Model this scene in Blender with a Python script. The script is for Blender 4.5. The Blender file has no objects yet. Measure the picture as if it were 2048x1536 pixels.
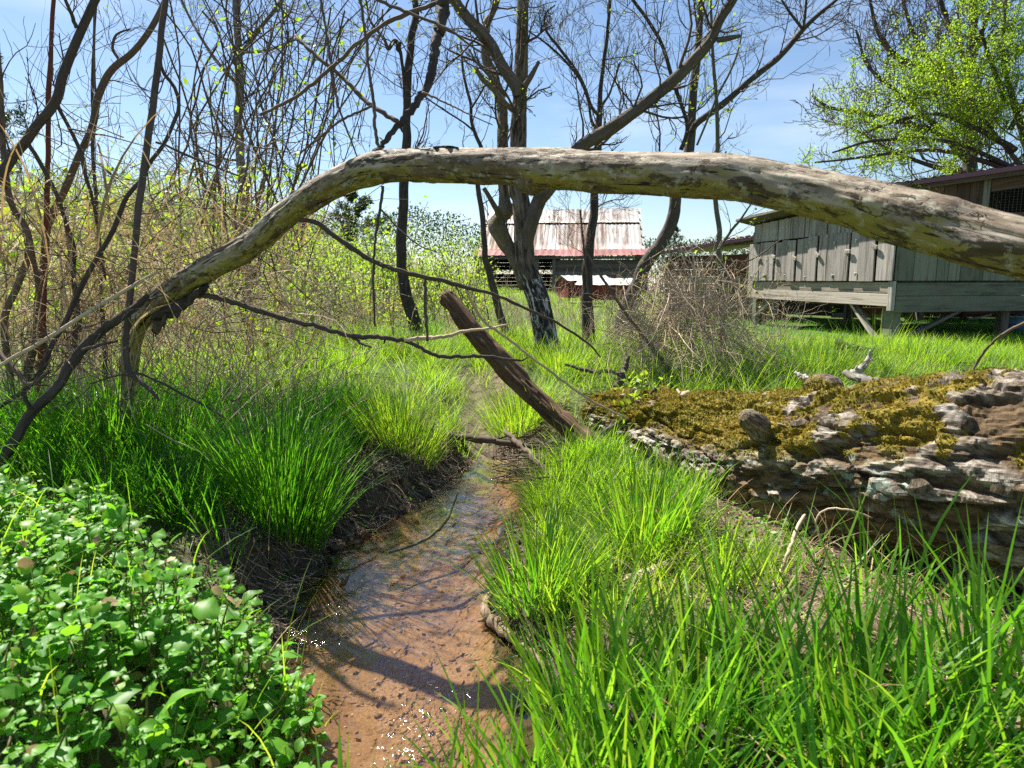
import bpy, math, random
import numpy as np
from mathutils import Vector

# ------------------------------------------------------------------ camera, sky, sun, exposure
SC = bpy.context.scene
COL = SC.collection
F = 1365.0; CX = 1024.0; CY = 768.0          # focal length and centre in photograph pixels
PITCH = math.atan((768 - 560) / F)
CAM = np.array([0.0, 0.0, 1.10])
cam = bpy.data.cameras.new('camera')
cam.sensor_width = 36.0; cam.lens = 36.0 * F / 2048.0
cam.clip_start = 0.05; cam.clip_end = 1500
cam.dof.use_dof = True; cam.dof.focus_distance = 4.6; cam.dof.aperture_fstop = 7.0
co = bpy.data.objects.new('camera', cam); COL.objects.link(co)
co.location = CAM; co.rotation_euler = (math.pi / 2 - PITCH, 0, 0)
SC.camera = co

SUN_AZ = math.radians(38)      # to the left of straight ahead
SUN_EL = math.radians(52)
SUND = np.array([-math.sin(SUN_AZ) * math.cos(SUN_EL), math.cos(SUN_AZ) * math.cos(SUN_EL), math.sin(SUN_EL)])
sl = bpy.data.lights.new('sun', 'SUN'); sl.energy = 5.0; sl.angle = math.radians(0.53); sl.color = (1.0, 0.95, 0.86)
so = bpy.data.objects.new('sun', sl); COL.objects.link(so)
so.rotation_euler = Vector(SUND).to_track_quat('Z', 'Y').to_euler()
so.location = (-20, 20, 40)

W = bpy.data.worlds.new('World'); SC.world = W; W.use_nodes = True
wn = W.node_tree; wn.nodes.clear()
sky = wn.nodes.new('ShaderNodeTexSky'); sky.sky_type = 'NISHITA'; sky.sun_disc = False
sky.sun_elevation = SUN_EL; sky.sun_rotation = -SUN_AZ; sky.air_density = 1.0; sky.dust_density = 0.25; sky.ozone_density = 3.0
tc = wn.nodes.new('ShaderNodeTexCoord')
mp = wn.nodes.new('ShaderNodeMapping'); mp.inputs['Scale'].default_value = (1.6, 1.6, 8.0); mp.inputs['Location'].default_value = (0.3, 0.1, 0.35)
nz = wn.nodes.new('ShaderNodeTexNoise'); nz.inputs['Scale'].default_value = 1.5; nz.inputs['Detail'].default_value = 6; nz.inputs['Roughness'].default_value = 0.55
rp = wn.nodes.new('ShaderNodeValToRGB'); rp.color_ramp.elements[0].position = 0.50; rp.color_ramp.elements[1].position = 0.80
rp.color_ramp.elements[1].color = (0.42, 0.42, 0.42, 1)
mx = wn.nodes.new('ShaderNodeMix'); mx.data_type = 'RGBA'
mx.inputs['B'].default_value = (7.6, 8.2, 9.0, 1)
bg = wn.nodes.new('ShaderNodeBackground'); bg.inputs['Strength'].default_value = 0.058
wo = wn.nodes.new('ShaderNodeOutputWorld')
L = wn.links.new
L(tc.outputs['Generated'], mp.inputs['Vector']); L(mp.outputs['Vector'], nz.inputs['Vector'])
L(nz.outputs['Fac'], rp.inputs['Fac']); L(rp.outputs['Color'], mx.inputs['Factor'])
L(sky.outputs['Color'], mx.inputs['A']); L(mx.outputs['Result'], bg.inputs['Color']); L(bg.outputs['Background'], wo.inputs['Surface'])

SC.view_settings.view_transform = 'Standard'; SC.view_settings.look = 'None'
SC.view_settings.exposure = 1.38; SC.view_settings.gamma = 1.0; SC.view_settings.use_curve_mapping = False
SC.cycles.max_bounces = 8; SC.cycles.transparent_max_bounces = 12; SC.cycles.diffuse_bounces = 4
SC.cycles.transmission_bounces = 6; SC.cycles.glossy_bounces = 3
SC.cycles.use_denoising = False
SC.cycles.sample_clamp_indirect = 8

# ------------------------------------------------------------------ small maths helpers
RGT = np.array([1.0, 0, 0]); FWD = np.array([0, math.cos(PITCH), -math.sin(PITCH)]); UPV = np.array([0, math.sin(PITCH), math.cos(PITCH)])
def P(px, py, d):
    """world point at photograph pixel and depth along the optical axis"""
    return CAM + d * (FWD + (px - CX) / F * RGT + (CY - py) / F * UPV)
def PZ(px, py, z):
    """world point at a photograph pixel on the level plane z"""
    v = FWD + (px - CX) / F * RGT + (CY - py) / F * UPV
    return CAM + v * ((z - CAM[2]) / v[2])
def smooth(a, b, x):
    t = np.clip((x - a) / (b - a), 0, 1); return t * t * (3 - 2 * t)
def _h(ix, iy, iz, s):
    n = (ix * 374761393 + iy * 668265263 + iz * 2147483647 + s * 974711) & 0x7fffffff
    n = ((n ^ (n >> 13)) * 1274126177) & 0x7fffffff
    n = ((n ^ (n >> 15)) * 1103515245 + 12345) & 0x7fffffff
    return ((n ^ (n >> 16)) & 0xffff) / 65535.0
def vnoise(p, s=0):
    p = np.asarray(p, float); i = np.floor(p).astype(np.int64); f = p - i; f = f * f * (3 - 2 * f)
    x, y, z = i[..., 0], i[..., 1], i[..., 2]; fx, fy, fz = f[..., 0], f[..., 1], f[..., 2]
    def l(a, b, t): return a + (b - a) * t
    c = lambda a, b, d: _h(x + a, y + b, z + d, s)
    return l(l(l(c(0,0,0), c(1,0,0), fx), l(c(0,1,0), c(1,1,0), fx), fy), l(l(c(0,0,1), c(1,0,1), fx), l(c(0,1,1), c(1,1,1), fx), fy), fz)
def fbm(p, o=4, s=0):
    r = 0; a = 0.5; t = 0
    for k in range(o):
        r = r + a * vnoise(np.asarray(p) * (2.03 ** k), s + k); t += a; a *= 0.5
    return r / t
def xy3(x, y, k):
    x = np.asarray(x, float); y = np.asarray(y, float)
    return np.stack([x * k, y * k, np.zeros_like(x) + 0.37], -1)
def catmull(pts, n):
    """smooth resample of control rows (any number of columns)"""
    pts = np.asarray(pts, float)
    p = np.vstack([2 * pts[0] - pts[1], pts, 2 * pts[-1] - pts[-2]])
    seg = np.linalg.norm(np.diff(pts[:, :3], axis=0), axis=1); cum = np.concatenate([[0], np.cumsum(seg)])
    t = np.linspace(0, cum[-1], n); k = np.clip(np.searchsorted(cum, t, 'right') - 1, 0, len(pts) - 2)
    u = ((t - cum[k]) / np.maximum(seg[k], 1e-9))[:, None]
    a, b, c, d = p[k], p[k + 1], p[k + 2], p[k + 3]
    return 0.5 * (2 * b + (c - a) * u + (2 * a - 5 * b + 4 * c - d) * u ** 2 + (3 * b - a - 3 * c + d) * u ** 3)
def norm(v): return v / np.maximum(np.linalg.norm(v, axis=-1, keepdims=True), 1e-9)

# ------------------------------------------------------------------ mesh builder
class MB:
    def __init__(s): s.v = []; s.t = []; s.q = []; s.rn = []; s.bc = []; s.ms = []; s.n = 0
    def add(s, v, tris=None, quads=None, rnd=0.5, bc=None, ms=0.0):
        v = np.asarray(v, float).reshape(-1, 3)
        if tris is not None and len(tris): s.t.append(np.asarray(tris, np.int64).reshape(-1, 3) + s.n)
        if quads is not None and len(quads): s.q.append(np.asarray(quads, np.int64).reshape(-1, 4) + s.n)
        s.v.append(v); s.rn.append(np.broadcast_to(np.asarray(rnd, float).reshape(-1) if np.ndim(rnd) else float(rnd), (len(v),)))
        s.bc.append(v if bc is None else np.asarray(bc, float).reshape(-1, 3)); s.ms.append(np.broadcast_to(ms, (len(v),))); s.n += len(v)
        return s
    def tris(s): return sum(len(a) for a in s.t) + 2 * sum(len(a) for a in s.q)
    def mesh(s, name, mat, loc=(0, 0, 0), smooth_=True):
        v = np.concatenate(s.v) - np.asarray(loc, float)
        t = np.concatenate(s.t) if s.t else np.zeros((0, 3), np.int64); q = np.concatenate(s.q) if s.q else np.zeros((0, 4), np.int64)
        me = bpy.data.meshes.new(name)
        me.vertices.add(len(v)); me.vertices.foreach_set('co', v.astype(np.float32).ravel())
        me.loops.add(t.size + q.size); me.loops.foreach_set('vertex_index', np.concatenate([t.ravel(), q.ravel()]).astype(np.int32))
        me.polygons.add(len(t) + len(q))
        me.polygons.foreach_set('loop_start', np.concatenate([np.arange(len(t)) * 3, t.size + np.arange(len(q)) * 4]).astype(np.int32))
        me.polygons.foreach_set('use_smooth', np.full(len(t) + len(q), smooth_, dtype=bool))
        a = me.attributes.new('rnd', 'FLOAT', 'POINT'); a.data.foreach_set('value', np.concatenate(s.rn).astype(np.float32))
        a = me.attributes.new('moss', 'FLOAT', 'POINT'); a.data.foreach_set('value', np.concatenate(s.ms).astype(np.float32))
        a = me.attributes.new('bc', 'FLOAT_VECTOR', 'POINT'); a.data.foreach_set('vector', np.concatenate(s.bc).astype(np.float32).ravel())
        me.update(calc_edges=True); me.materials.append(mat)
        return me
    def obj(s, name, mat, parent=None, loc=None, kind=None, smooth_=True, label=None):
        base = np.zeros(3)
        if parent is not None: base = world_loc(parent)
        if loc is None: loc = base
        o = bpy.data.objects.new(name, s.mesh(name, mat, loc, smooth_)); COL.objects.link(o)
        o.location = np.asarray(loc, float) - (base if parent is not None else 0)
        if parent is not None: o.parent = parent
        if kind: o['kind'] = kind
        if label: o['label'] = label
        return o
def world_loc(o):
    v = np.array(o.location)
    while o.parent is not None:
        o = o.parent; v = v + np.array(o.location)
    return v
def thing(name, label, cat, loc=(0, 0, 0), group=None):
    o = bpy.data.objects.new(name, None); COL.objects.link(o); o.location = loc
    o.empty_display_size = 0.1; o['label'] = label; o['category'] = cat
    if group: o['group'] = group
    return o
def tag(o, label, cat, group=None):
    o['label'] = label; o['category'] = cat
    if group: o['group'] = group
    return o
def copy_tree(o, parent=None):
    c = o.copy(); COL.objects.link(c); c.parent = parent
    for ch in list(o.children): copy_tree(ch, c)
    return c

def tube(mb, pts, rad, k=10, rnd=0.5, cap=True, dispf=None, voff=0.0, mossf=None):
    pts = np.asarray(pts, float); n = len(pts); rad = np.broadcast_to(np.asarray(rad, float), (n,))
    T = norm(np.gradient(pts, axis=0))
    ref = np.array([0, 0, 1.0]) if abs(T[0][2]) < 0.9 else np.array([1.0, 0, 0])
    N = np.zeros((n, 3)); N[0] = norm(ref - T[0] * ref.dot(T[0]))
    for i in range(1, n):
        w = N[i - 1] - T[i] * N[i - 1].dot(T[i]); N[i] = w / max(np.linalg.norm(w), 1e-9)
    B = np.cross(T, N)
    a = np.linspace(0, 2 * math.pi, k, endpoint=False)
    d = N[:, None] * np.cos(a)[None, :, None] + B[:, None] * np.sin(a)[None, :, None]
    ln = np.concatenate([[0], np.cumsum(np.linalg.norm(np.diff(pts, axis=0), axis=1))]) + voff
    rm = rad.mean()
    bc = np.stack([np.broadcast_to(np.cos(a) * rm, (n, k)), np.broadcast_to(np.sin(a) * rm, (n, k)), np.broadcast_to(ln[:, None], (n, k))], -1)
    r = rad[:, None] * np.ones((1, k))
    ms = np.zeros((n, k))
    if dispf is not None: r = r + dispf(bc, d, r)
    v = pts[:, None] + d * r[..., None]
    if mossf is not None: ms = mossf(v, d)
    i = np.arange(n - 1)[:, None]; j = np.arange(k)[None]; jn = (j + 1) % k
    q = np.stack([i * k + j, i * k + jn, (i + 1) * k + jn, (i + 1) * k + j], -1).reshape(-1, 4)
    V = v.reshape(-1, 3); BC = bc.reshape(-1, 3); MS = ms.reshape(-1); tr = None
    if cap:
        V = np.vstack([V, pts[0], pts[-1] + T[-1] * rad[-1] * 0.3]); BC = np.vstack([BC, [0, 0, ln[0]], [0, 0, ln[-1]]]); MS = np.append(MS, [0, 0])
        jj = np.arange(k); j2 = (jj + 1) % k; e = (n - 1) * k
        tr = np.vstack([np.stack([j2, jj, np.full(k, n * k)], -1), np.stack([e + jj, e + j2, np.full(k, n * k + 1)], -1)])
    mb.add(V, tr, q, rnd, BC + np.array([rnd * 7.3, 0, 0]), MS)
    return v, d, ms
def tubes(mb, paths, rads, k=4, rnd=None):
    """many thin tubes with the same number of points: paths (M,n,3), rads (M,n)"""
    paths = np.asarray(paths, float); M, n, _ = paths.shape
    if M == 0: return
    T = norm(np.gradient(paths, axis=1))
    ref = np.where(np.abs(T[:, :, 2:3]).mean(axis=1, keepdims=True) < 0.8, np.array([[[0, 0, 1.0]]]), np.array([[[1.0, 0, 0]]]))
    N = norm(ref - T * (ref * T).sum(-1, keepdims=True)); B = np.cross(T, N)
    a = np.linspace(0, 2 * math.pi, k, endpoint=False)
    d = N[:, :, None] * np.cos(a)[:, None] + B[:, :, None] * np.sin(a)[:, None]
    v = paths[:, :, None] + d * np.asarray(rads)[:, :, None, None]
    m = np.arange(M)[:, None, None] * n * k; i = np.arange(n - 1)[None, :, None]; j = np.arange(k)[None, None]; jn = (j + 1) % k
    q = np.stack([m + i * k + j, m + i * k + jn, m + (i + 1) * k + jn, m + (i + 1) * k + j], -1).reshape(-1, 4)
    rnd = np.random.default_rng(M).random(M) if rnd is None else np.broadcast_to(rnd, (M,))
    bc = np.stack([np.broadcast_to(np.cos(a) * .01, (M, n, k)) + rnd[:, None, None] * 5, np.broadcast_to(np.sin(a) * .01, (M, n, k)),
                   np.broadcast_to(np.linspace(0, 1, n)[None, :, None], (M, n, k))], -1)
    mb.add(v.reshape(-1, 3), None, q, np.repeat(rnd, n * k), bc.reshape(-1, 3))
def stamp(mb, tv, tf, R, sc, loc, rnd):
    """copies of a small template: tv (p,3), tf faces, R (M,3,3), sc (M,), loc (M,3)"""
    M = len(loc)
    if M == 0: return
    v = np.einsum('mij,pj->mpi', R, tv) * np.asarray(sc).reshape(-1, 1, 1) + loc[:, None]
    p = len(tv); off = (np.arange(M) * p)[:, None, None]
    tf = np.asarray(tf); f = (tf[None] + off).reshape(-1, tf.shape[1])
    bc = np.broadcast_to(tv, (M, p, 3)).reshape(-1, 3)
    mb.add(v.reshape(-1, 3), f if tf.shape[1] == 3 else None, f if tf.shape[1] == 4 else None, np.repeat(np.broadcast_to(rnd, (M,)), p), bc)
def frames(fwd, up):
    """columns: side, forward, normal"""
    y = norm(fwd); x = norm(np.cross(y, up)); z = np.cross(x, y)
    return np.stack([x, y, z], -1)
def blades(mb, base, az, L_, w, th0, th1, seg, rng, rnd=None, twist=0.5):
    M = len(base); s = (np.arange(seg) + 0.5) / seg
    th = th0[:, None] + (th1 - th0)[:, None] * s[None]
    st = (L_ / seg)[:, None]
    hor = np.concatenate([np.zeros((M, 1)), np.cumsum(np.sin(th) * st, 1)], 1); ver = np.concatenate([np.zeros((M, 1)), np.cumsum(np.cos(th) * st, 1)], 1)
    ca, sa = np.cos(az)[:, None], np.sin(az)[:, None]
    c = base[:, None] + np.stack([hor * ca, hor * sa, ver], -1)
    tw = az + math.pi / 2 + rng.normal(0, twist, M)
    sd = np.stack([np.cos(tw), np.sin(tw), rng.normal(0, .15, M)], -1)[:, None]
    f = np.linspace(0, 1, seg + 1); wd = (np.minimum(1, 0.55 + f * 1.6) * (1 - f) ** 0.55)[None, :, None] * w[:, None, None] * 0.5
    a = c - sd * wd; b = c + sd * wd
    v = np.concatenate([np.stack([a, b], 2)[:, :-1].reshape(M, -1, 3), c[:, -1:]], 1)
    p = 2 * seg + 1
    q = np.array([[2 * i, 2 * i + 1, 2 * i + 3, 2 * i + 2] for i in range(seg - 1)]); t = np.array([[2 * seg - 2, 2 * seg - 1, 2 * seg]])
    off = (np.arange(M) * p)[:, None, None]
    rnd = rng.random(M) if rnd is None else rnd
    fr = np.concatenate([np.repeat(f[:-1], 2), [1.0]])
    bc = np.stack([np.broadcast_to(fr, (M, p)), np.broadcast_to(rnd[:, None], (M, p)), np.zeros((M, p))], -1)
    mb.add(v.reshape(-1, 3), (t[None] + off).reshape(-1, 3), (q[None] + off).reshape(-1, 4) if seg > 1 else None, np.repeat(rnd, p), bc.reshape(-1, 3))

def cham_box(mb, o, ax, ay, az, sx, sy, sz, c=0.004, rnd=0.5, long=2, warp=0.0):
    """chamfered box from centre o with unit axes and full sizes; bc runs along axis `long`"""
    o = np.asarray(o, float); A = [np.asarray(ax, float), np.asarray(ay, float), np.asarray(az, float)]; S = np.array([sx, sy, sz]) / 2
    c = min(c, S.min() * 0.6)
    vs = []; idx = {}
    for i in (0, 1):
        for j in (0, 1):
            for k in (0, 1):
                sg = np.array([2 * i - 1, 2 * j - 1, 2 * k - 1])
                for m in range(3):
                    e = S - c; e[m] = S[m]; idx[(i, j, k, m)] = len(vs); vs.append(sg * e)
    q = []; t = []
    for m in range(3):
        a, b = [x for x in range(3) if x != m]
        for s in (0, 1):
            def key(u, w):
                r = [0, 0, 0]; r[m] = s; r[a] = u; r[b] = w; return idx[(r[0], r[1], r[2], m)]
            q.append([key(0, 0), key(1, 0), key(1, 1), key(0, 1)])
    for m in range(3):
        a, b = [x for x in range(3) if x != m]
        for u in (0, 1):
            for w in (0, 1):
                r0 = [0, 0, 0]; r0[a] = u; r0[b] = w; r1 = list(r0); r1[m] = 1
                q.append([idx[(*r0, a)], idx[(*r0, b)], idx[(*r1, b)], idx[(*r1, a)]])
    for i in (0, 1):
        for j in (0, 1):
            for k in (0, 1): t.append([idx[(i, j, k, 0)], idx[(i, j, k, 1)], idx[(i, j, k, 2)]])
    vs = np.array(vs)
    world = o + vs[:, :1] * A[0] + vs[:, 1:2] * A[1] + vs[:, 2:3] * A[2]
    lo = [x for x in range(3) if x != long]
    bc = np.stack([vs[:, lo[0]] + rnd * 9.1, vs[:, lo[1]] + rnd * 3.3, vs[:, long] + rnd * 5.7], -1)
    mb.add(world, t, q, rnd, bc)
    return mb

# ------------------------------------------------------------------ materials
class NT:
    def __init__(s, name):
        s.m = bpy.data.materials.new(name); s.m.use_nodes = True; s.t = s.m.node_tree; s.t.nodes.clear()
        s.out = s.t.nodes.new('ShaderNodeOutputMaterial')
    def n(s, typ, ins=None, **kw):
        x = s.t.nodes.new('ShaderNode' + typ)
        for k, v in kw.items(): setattr(x, k, v)
        for k, v in (ins or {}).items():
            if isinstance(v, bpy.types.NodeSocket): s.t.links.new(v, x.inputs[k])
            else: x.inputs[k].default_value = v
        return x
    def attr(s, name, out='Fac'): return s.n('Attribute', attribute_name=name).outputs[out]
    def map(s, vec, scale, loc=(0, 0, 0)): return s.n('Mapping', {'Vector': vec, 'Scale': scale, 'Location': loc}).outputs[0]
    def noise(s, vec, scale, detail=4, rough=0.55, dist=0.0): return s.n('TexNoise', {'Vector': vec, 'Scale': scale, 'Detail': detail, 'Roughness': rough, 'Distortion': dist}).outputs['Fac']
    def ramp(s, fac, stops):
        x = s.n('ValToRGB', {'Fac': fac}); e = x.color_ramp.elements
        while len(e) < len(stops): e.new(0.5)
        for k, (p, c) in enumerate(stops):
            e[k].position = p; e[k].color = (*c, 1) if len(c) == 3 else c
        return x.outputs['Color']
    def mix(s, f, a, b, mode='MIX'):
        x = s.n('Mix', data_type='RGBA', blend_type=mode)
        for k, v in (('Factor', f), ('A', a), ('B', b)):
            if isinstance(v, bpy.types.NodeSocket): s.t.links.new(v, x.inputs[k])
            else: x.inputs[k].default_value = (*v, 1) if isinstance(v, tuple) and len(v) == 3 else v
        return x.outputs['Result']
    def math(s, op, a, b=0.0):
        x = s.n('Math', operation=op)
        for k, v in ((0, a), (1, b)):
            if isinstance(v, bpy.types.NodeSocket): s.t.links.new(v, x.inputs[k])
            else: x.inputs[k].default_value = v
        return x.outputs[0]
    def bump(s, h, strength=0.5, dist=0.01): return s.n('Bump', {'Height': h, 'Strength': strength, 'Distance': dist}).outputs[0]
    def finish(s, sh): s.t.links.new(sh, s.out.inputs['Surface']); return s.m
    def princ(s, col, rough=0.8, spec=0.3, normal=None, metal=0.0):
        i = {'Roughness': rough, 'Specular IOR Level': spec, 'Metallic': metal}
        i['Base Color'] = col if isinstance(col, bpy.types.NodeSocket) else (*col, 1)
        if normal is not None: i['Normal'] = normal
        return s.n('BsdfPrincipled', i).outputs[0]

def leaf_mat(name, cols, trans, tmix=0.45, rough=0.45, spec=0.35, tip=None, vary=0.0):
    n = NT(name); r = n.attr('rnd')
    k = len(cols) - 1
    c = n.ramp(r, [(i / max(k, 1), col) for i, col in enumerate(cols)])
    tcol = n.ramp(r, [(i / max(len(trans) - 1, 1), col) for i, col in enumerate(trans)])
    if tip is not None:
        sx = n.n('SeparateXYZ', {'Vector': n.attr('bc', 'Vector')}).outputs[0]
        f = n.ramp(sx, [(0.0, (0.85, 0.85, 0.85)), (0.16, (0, 0, 0)), (0.90, (0, 0, 0)), (1.0, (0.6, 0.6, 0.6))])
        c = n.mix(f, c, tip); tcol = n.mix(f, tcol, tip)
    p = n.princ(c, rough, spec)
    t = n.n('BsdfTranslucent', {'Color': tcol}).outputs[0]
    return n.finish(n.n('MixShader', {0: tmix, 1: p, 2: t}).outputs[0])
def bark_mat(name, dark, light, sc=(60, 60, 9), extra=None, bump=0.6, dist=0.006, moss=None, mossamt=0.5, lich=None):
    n = NT(name); v = n.attr('bc', 'Vector')
    a = n.noise(n.map(v, sc), 1.0, 6, 0.6, 0.4)
    b = n.noise(n.map(v, (sc[0] * .18, sc[1] * .18, sc[2] * .3)), 1.0, 4)
    c = n.ramp(a, [(0.32, dark), (0.68, light)])
    c = n.mix(n.ramp(b, [(0.3, (0, 0, 0)), (0.75, (0.75, 0.75, 0.75))]), c, extra if extra else tuple(0.5 * (d + l) for d, l in zip(dark, light)))
    r = n.attr('rnd'); c = n.mix(0.35, c, n.mix(r, dark, light))
    if lich:
        l2 = n.noise(n.map(v, (25, 25, 14), (3, 1, 2)), 1.0, 5, 0.65)
        c = n.mix(n.ramp(l2, [(0.54, (0, 0, 0)), (0.62, (0.9, 0.9, 0.9))]), c, lich)
    if moss:
        m = n.noise(n.map(v, (12, 12, 5), (7, 3, 0)), 1.0, 5, 0.6)
        c = n.mix(n.ramp(m, [(1 - mossamt - .06, (0, 0, 0)), (1 - mossamt + .06, (0.85, 0.85, 0.85))]), c, moss)
    return n.finish(n.princ(c, 0.85, 0.2, n.bump(a, bump, dist)))

M = {}
G = lambda *a: a
M['grass'] = leaf_mat('grass', [(0.037, 0.136, 0.010), (0.069, 0.206, 0.012), (0.106, 0.254, 0.016), (0.163, 0.283, 0.020)],
                      [(0.088, 0.307, 0.010), (0.163, 0.448, 0.015), (0.275, 0.555, 0.020), (0.425, 0.590, 0.030)], 0.50, 0.42, 0.4, tip=(0.22, 0.20, 0.06))
M['grass_dark'] = leaf_mat('grass_dark', [(0.029, 0.118, 0.009), (0.048, 0.168, 0.010), (0.081, 0.216, 0.012), (0.122, 0.250, 0.014)],
                      [(0.065, 0.278, 0.010), (0.114, 0.389, 0.012), (0.179, 0.501, 0.014), (0.293, 0.585, 0.020)], 0.48, 0.40, 0.4, tip=(0.18, 0.17, 0.05))
M['lawn'] = leaf_mat('lawn', [(0.069, 0.189, 0.012), (0.106, 0.242, 0.014), (0.150, 0.277, 0.020), (0.213, 0.283, 0.030)],
                      [(0.200, 0.448, 0.012), (0.300, 0.555, 0.018), (0.413, 0.625, 0.025), (0.525, 0.614, 0.050)], 0.52, 0.45, 0.35, tip=(0.25, 0.23, 0.08))
M['cress'] = leaf_mat('cress', [(0.049, 0.168, 0.014), (0.084, 0.246, 0.020), (0.125, 0.305, 0.024), (0.224, 0.351, 0.030)],
                      [(0.125, 0.441, 0.020), (0.183, 0.558, 0.020), (0.280, 0.649, 0.025), (0.420, 0.701, 0.030)], 0.44, 0.46, 0.32)
M['cress_stem'] = leaf_mat('cress_stem', [(0.09, 0.16, 0.03), (0.14, 0.14, 0.04)], [(0.1, 0.2, 0.03), (0.16, 0.18, 0.05)], 0.2)
M['spring'] = leaf_mat('spring_leaf', [(0.10, 0.20, 0.015), (0.15, 0.25, 0.02), (0.20, 0.27, 0.025)],
                      [(0.26, 0.48, 0.02), (0.36, 0.55, 0.03), (0.48, 0.56, 0.04)], 0.52, 0.5, 0.3)
M['tree_leaf'] = leaf_mat('tree_leaf', [(0.09, 0.19, 0.012), (0.13, 0.23, 0.015), (0.19, 0.26, 0.02)],
                      [(0.28, 0.52, 0.02), (0.38, 0.60, 0.02), (0.50, 0.64, 0.03)], 0.52, 0.5, 0.3)
M['yellow'] = leaf_mat('yellow_bloom', [(0.45, 0.38, 0.02), (0.6, 0.5, 0.03)], [(0.6, 0.5, 0.03), (0.7, 0.6, 0.04)], 0.4)
M['pine'] = leaf_mat('pine_needles', [(0.025, 0.06, 0.02), (0.04, 0.085, 0.025)], [(0.05, 0.12, 0.02), (0.07, 0.14, 0.03)], 0.2)
M['straw'] = leaf_mat('straw', [(0.28, 0.18, 0.09), (0.42, 0.30, 0.16), (0.54, 0.42, 0.25)], [(0.3, 0.2, 0.08), (0.42, 0.28, 0.12), (0.5, 0.38, 0.2)], 0.3, 0.7, 0.2)
M['litter'] = leaf_mat('litter', [(0.06, 0.04, 0.022), (0.13, 0.085, 0.045), (0.24, 0.17, 0.10)], [(0.1, 0.06, 0.03), (0.2, 0.12, 0.05)], 0.15, 0.8, 0.2)
M['dry_stem'] = leaf_mat('dry_stem', [(0.15, 0.10, 0.06), (0.30, 0.215, 0.135), (0.42, 0.32, 0.22), (0.5, 0.41, 0.30)], [(0.25, 0.16, 0.08), (0.42, 0.29, 0.16), (0.5, 0.38, 0.24), (0.56, 0.45, 0.31)], 0.35, 0.8, 0.15)
M['moss'] = leaf_mat('moss', [(0.05, 0.055, 0.012), (0.13, 0.115, 0.018), (0.25, 0.18, 0.03), (0.27, 0.155, 0.045)], [(0.12, 0.13, 0.012), (0.24, 0.22, 0.02), (0.34, 0.26, 0.03)], 0.35, 0.8, 0.15)
M['twig'] = bark_mat('twig_bark', (0.035, 0.028, 0.023), (0.14, 0.11, 0.088), (90, 90, 20))
M['vine'] = bark_mat('vine_bark', (0.058, 0.042, 0.032), (0.21, 0.155, 0.115), (90, 90, 20))
M['red_cane'] = bark_mat('red_cane', (0.10, 0.028, 0.016), (0.22, 0.075, 0.04), (60, 60, 12))
M['cane'] = bark_mat('dry_cane', (0.34, 0.245, 0.155), (0.66, 0.53, 0.37), (80, 80, 10))
M['dull_cane'] = bark_mat('dull_cane', (0.085, 0.058, 0.04), (0.30, 0.21, 0.14), (80, 80, 10))
M['bark'] = bark_mat('tree_bark', (0.024, 0.018, 0.013), (0.19, 0.155, 0.125), (34, 34, 7), bump=1.0, dist=0.025, moss=(0.09, 0.09, 0.03), mossamt=0.36)
M['bark_grey'] = bark_mat('grey_bark', (0.09, 0.075, 0.06), (0.21, 0.19, 0.165), (40, 40, 12), bump=0.4, lich=(0.25, 0.26, 0.22))
M['bark_dark'] = bark_mat('dark_bark', (0.016, 0.013, 0.011), (0.13, 0.105, 0.088), (38, 38, 9), bump=1.0, dist=0.02)
M['bark_moss'] = bark_mat('mossy_bark', (0.03, 0.022, 0.014), (0.27, 0.215, 0.145), (34, 34, 16), bump=1.0, dist=0.025, moss=(0.12, 0.11, 0.03), mossamt=0.40)
M['bark_young'] = bark_mat('young_bark', (0.06, 0.065, 0.04), (0.15, 0.15, 0.105), (40, 40, 12), bump=0.3)
M['stump'] = bark_mat('snag_wood', (0.028, 0.016, 0.009), (0.27, 0.17, 0.095), (48, 48, 5), bump=1.0, dist=0.02, moss=(0.10, 0.09, 0.02), mossamt=0.34)

def main_bark():
    n = NT('pale_streaked_bark'); v = n.attr('bc', 'Vector'); ms = n.attr('moss')
    a = n.noise(n.map(v, (36, 36, 6)), 1.0, 6, 0.62, 0.5)
    brown = n.ramp(a, [(0.38, (0.028, 0.02, 0.014)), (0.62, (0.21, 0.165, 0.12))])
    b = n.noise(n.map(v, (42, 42, 8), (2, 5, 1)), 1.0, 6, 0.7, 0.3)
    white = n.ramp(b, [(0.42, (0.018, 0.015, 0.013)), (0.52, (0.07, 0.06, 0.055)), (0.60, (0.55, 0.54, 0.50))])
    g = n.noise(n.map(v, (9, 9, 4), (1, 9, 1)), 1.0, 4)
    brown = n.mix(n.ramp(g, [(0.5, (0, 0, 0)), (0.66, (0.7, 0.7, 0.7))]), brown, (0.13, 0.115, 0.035))
    c = n.mix(ms, brown, white)
    return n.finish(n.princ(c, 0.85, 0.2, n.bump(a, 0.8, 0.012)))
M['main_bark'] = main_bark()

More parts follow.
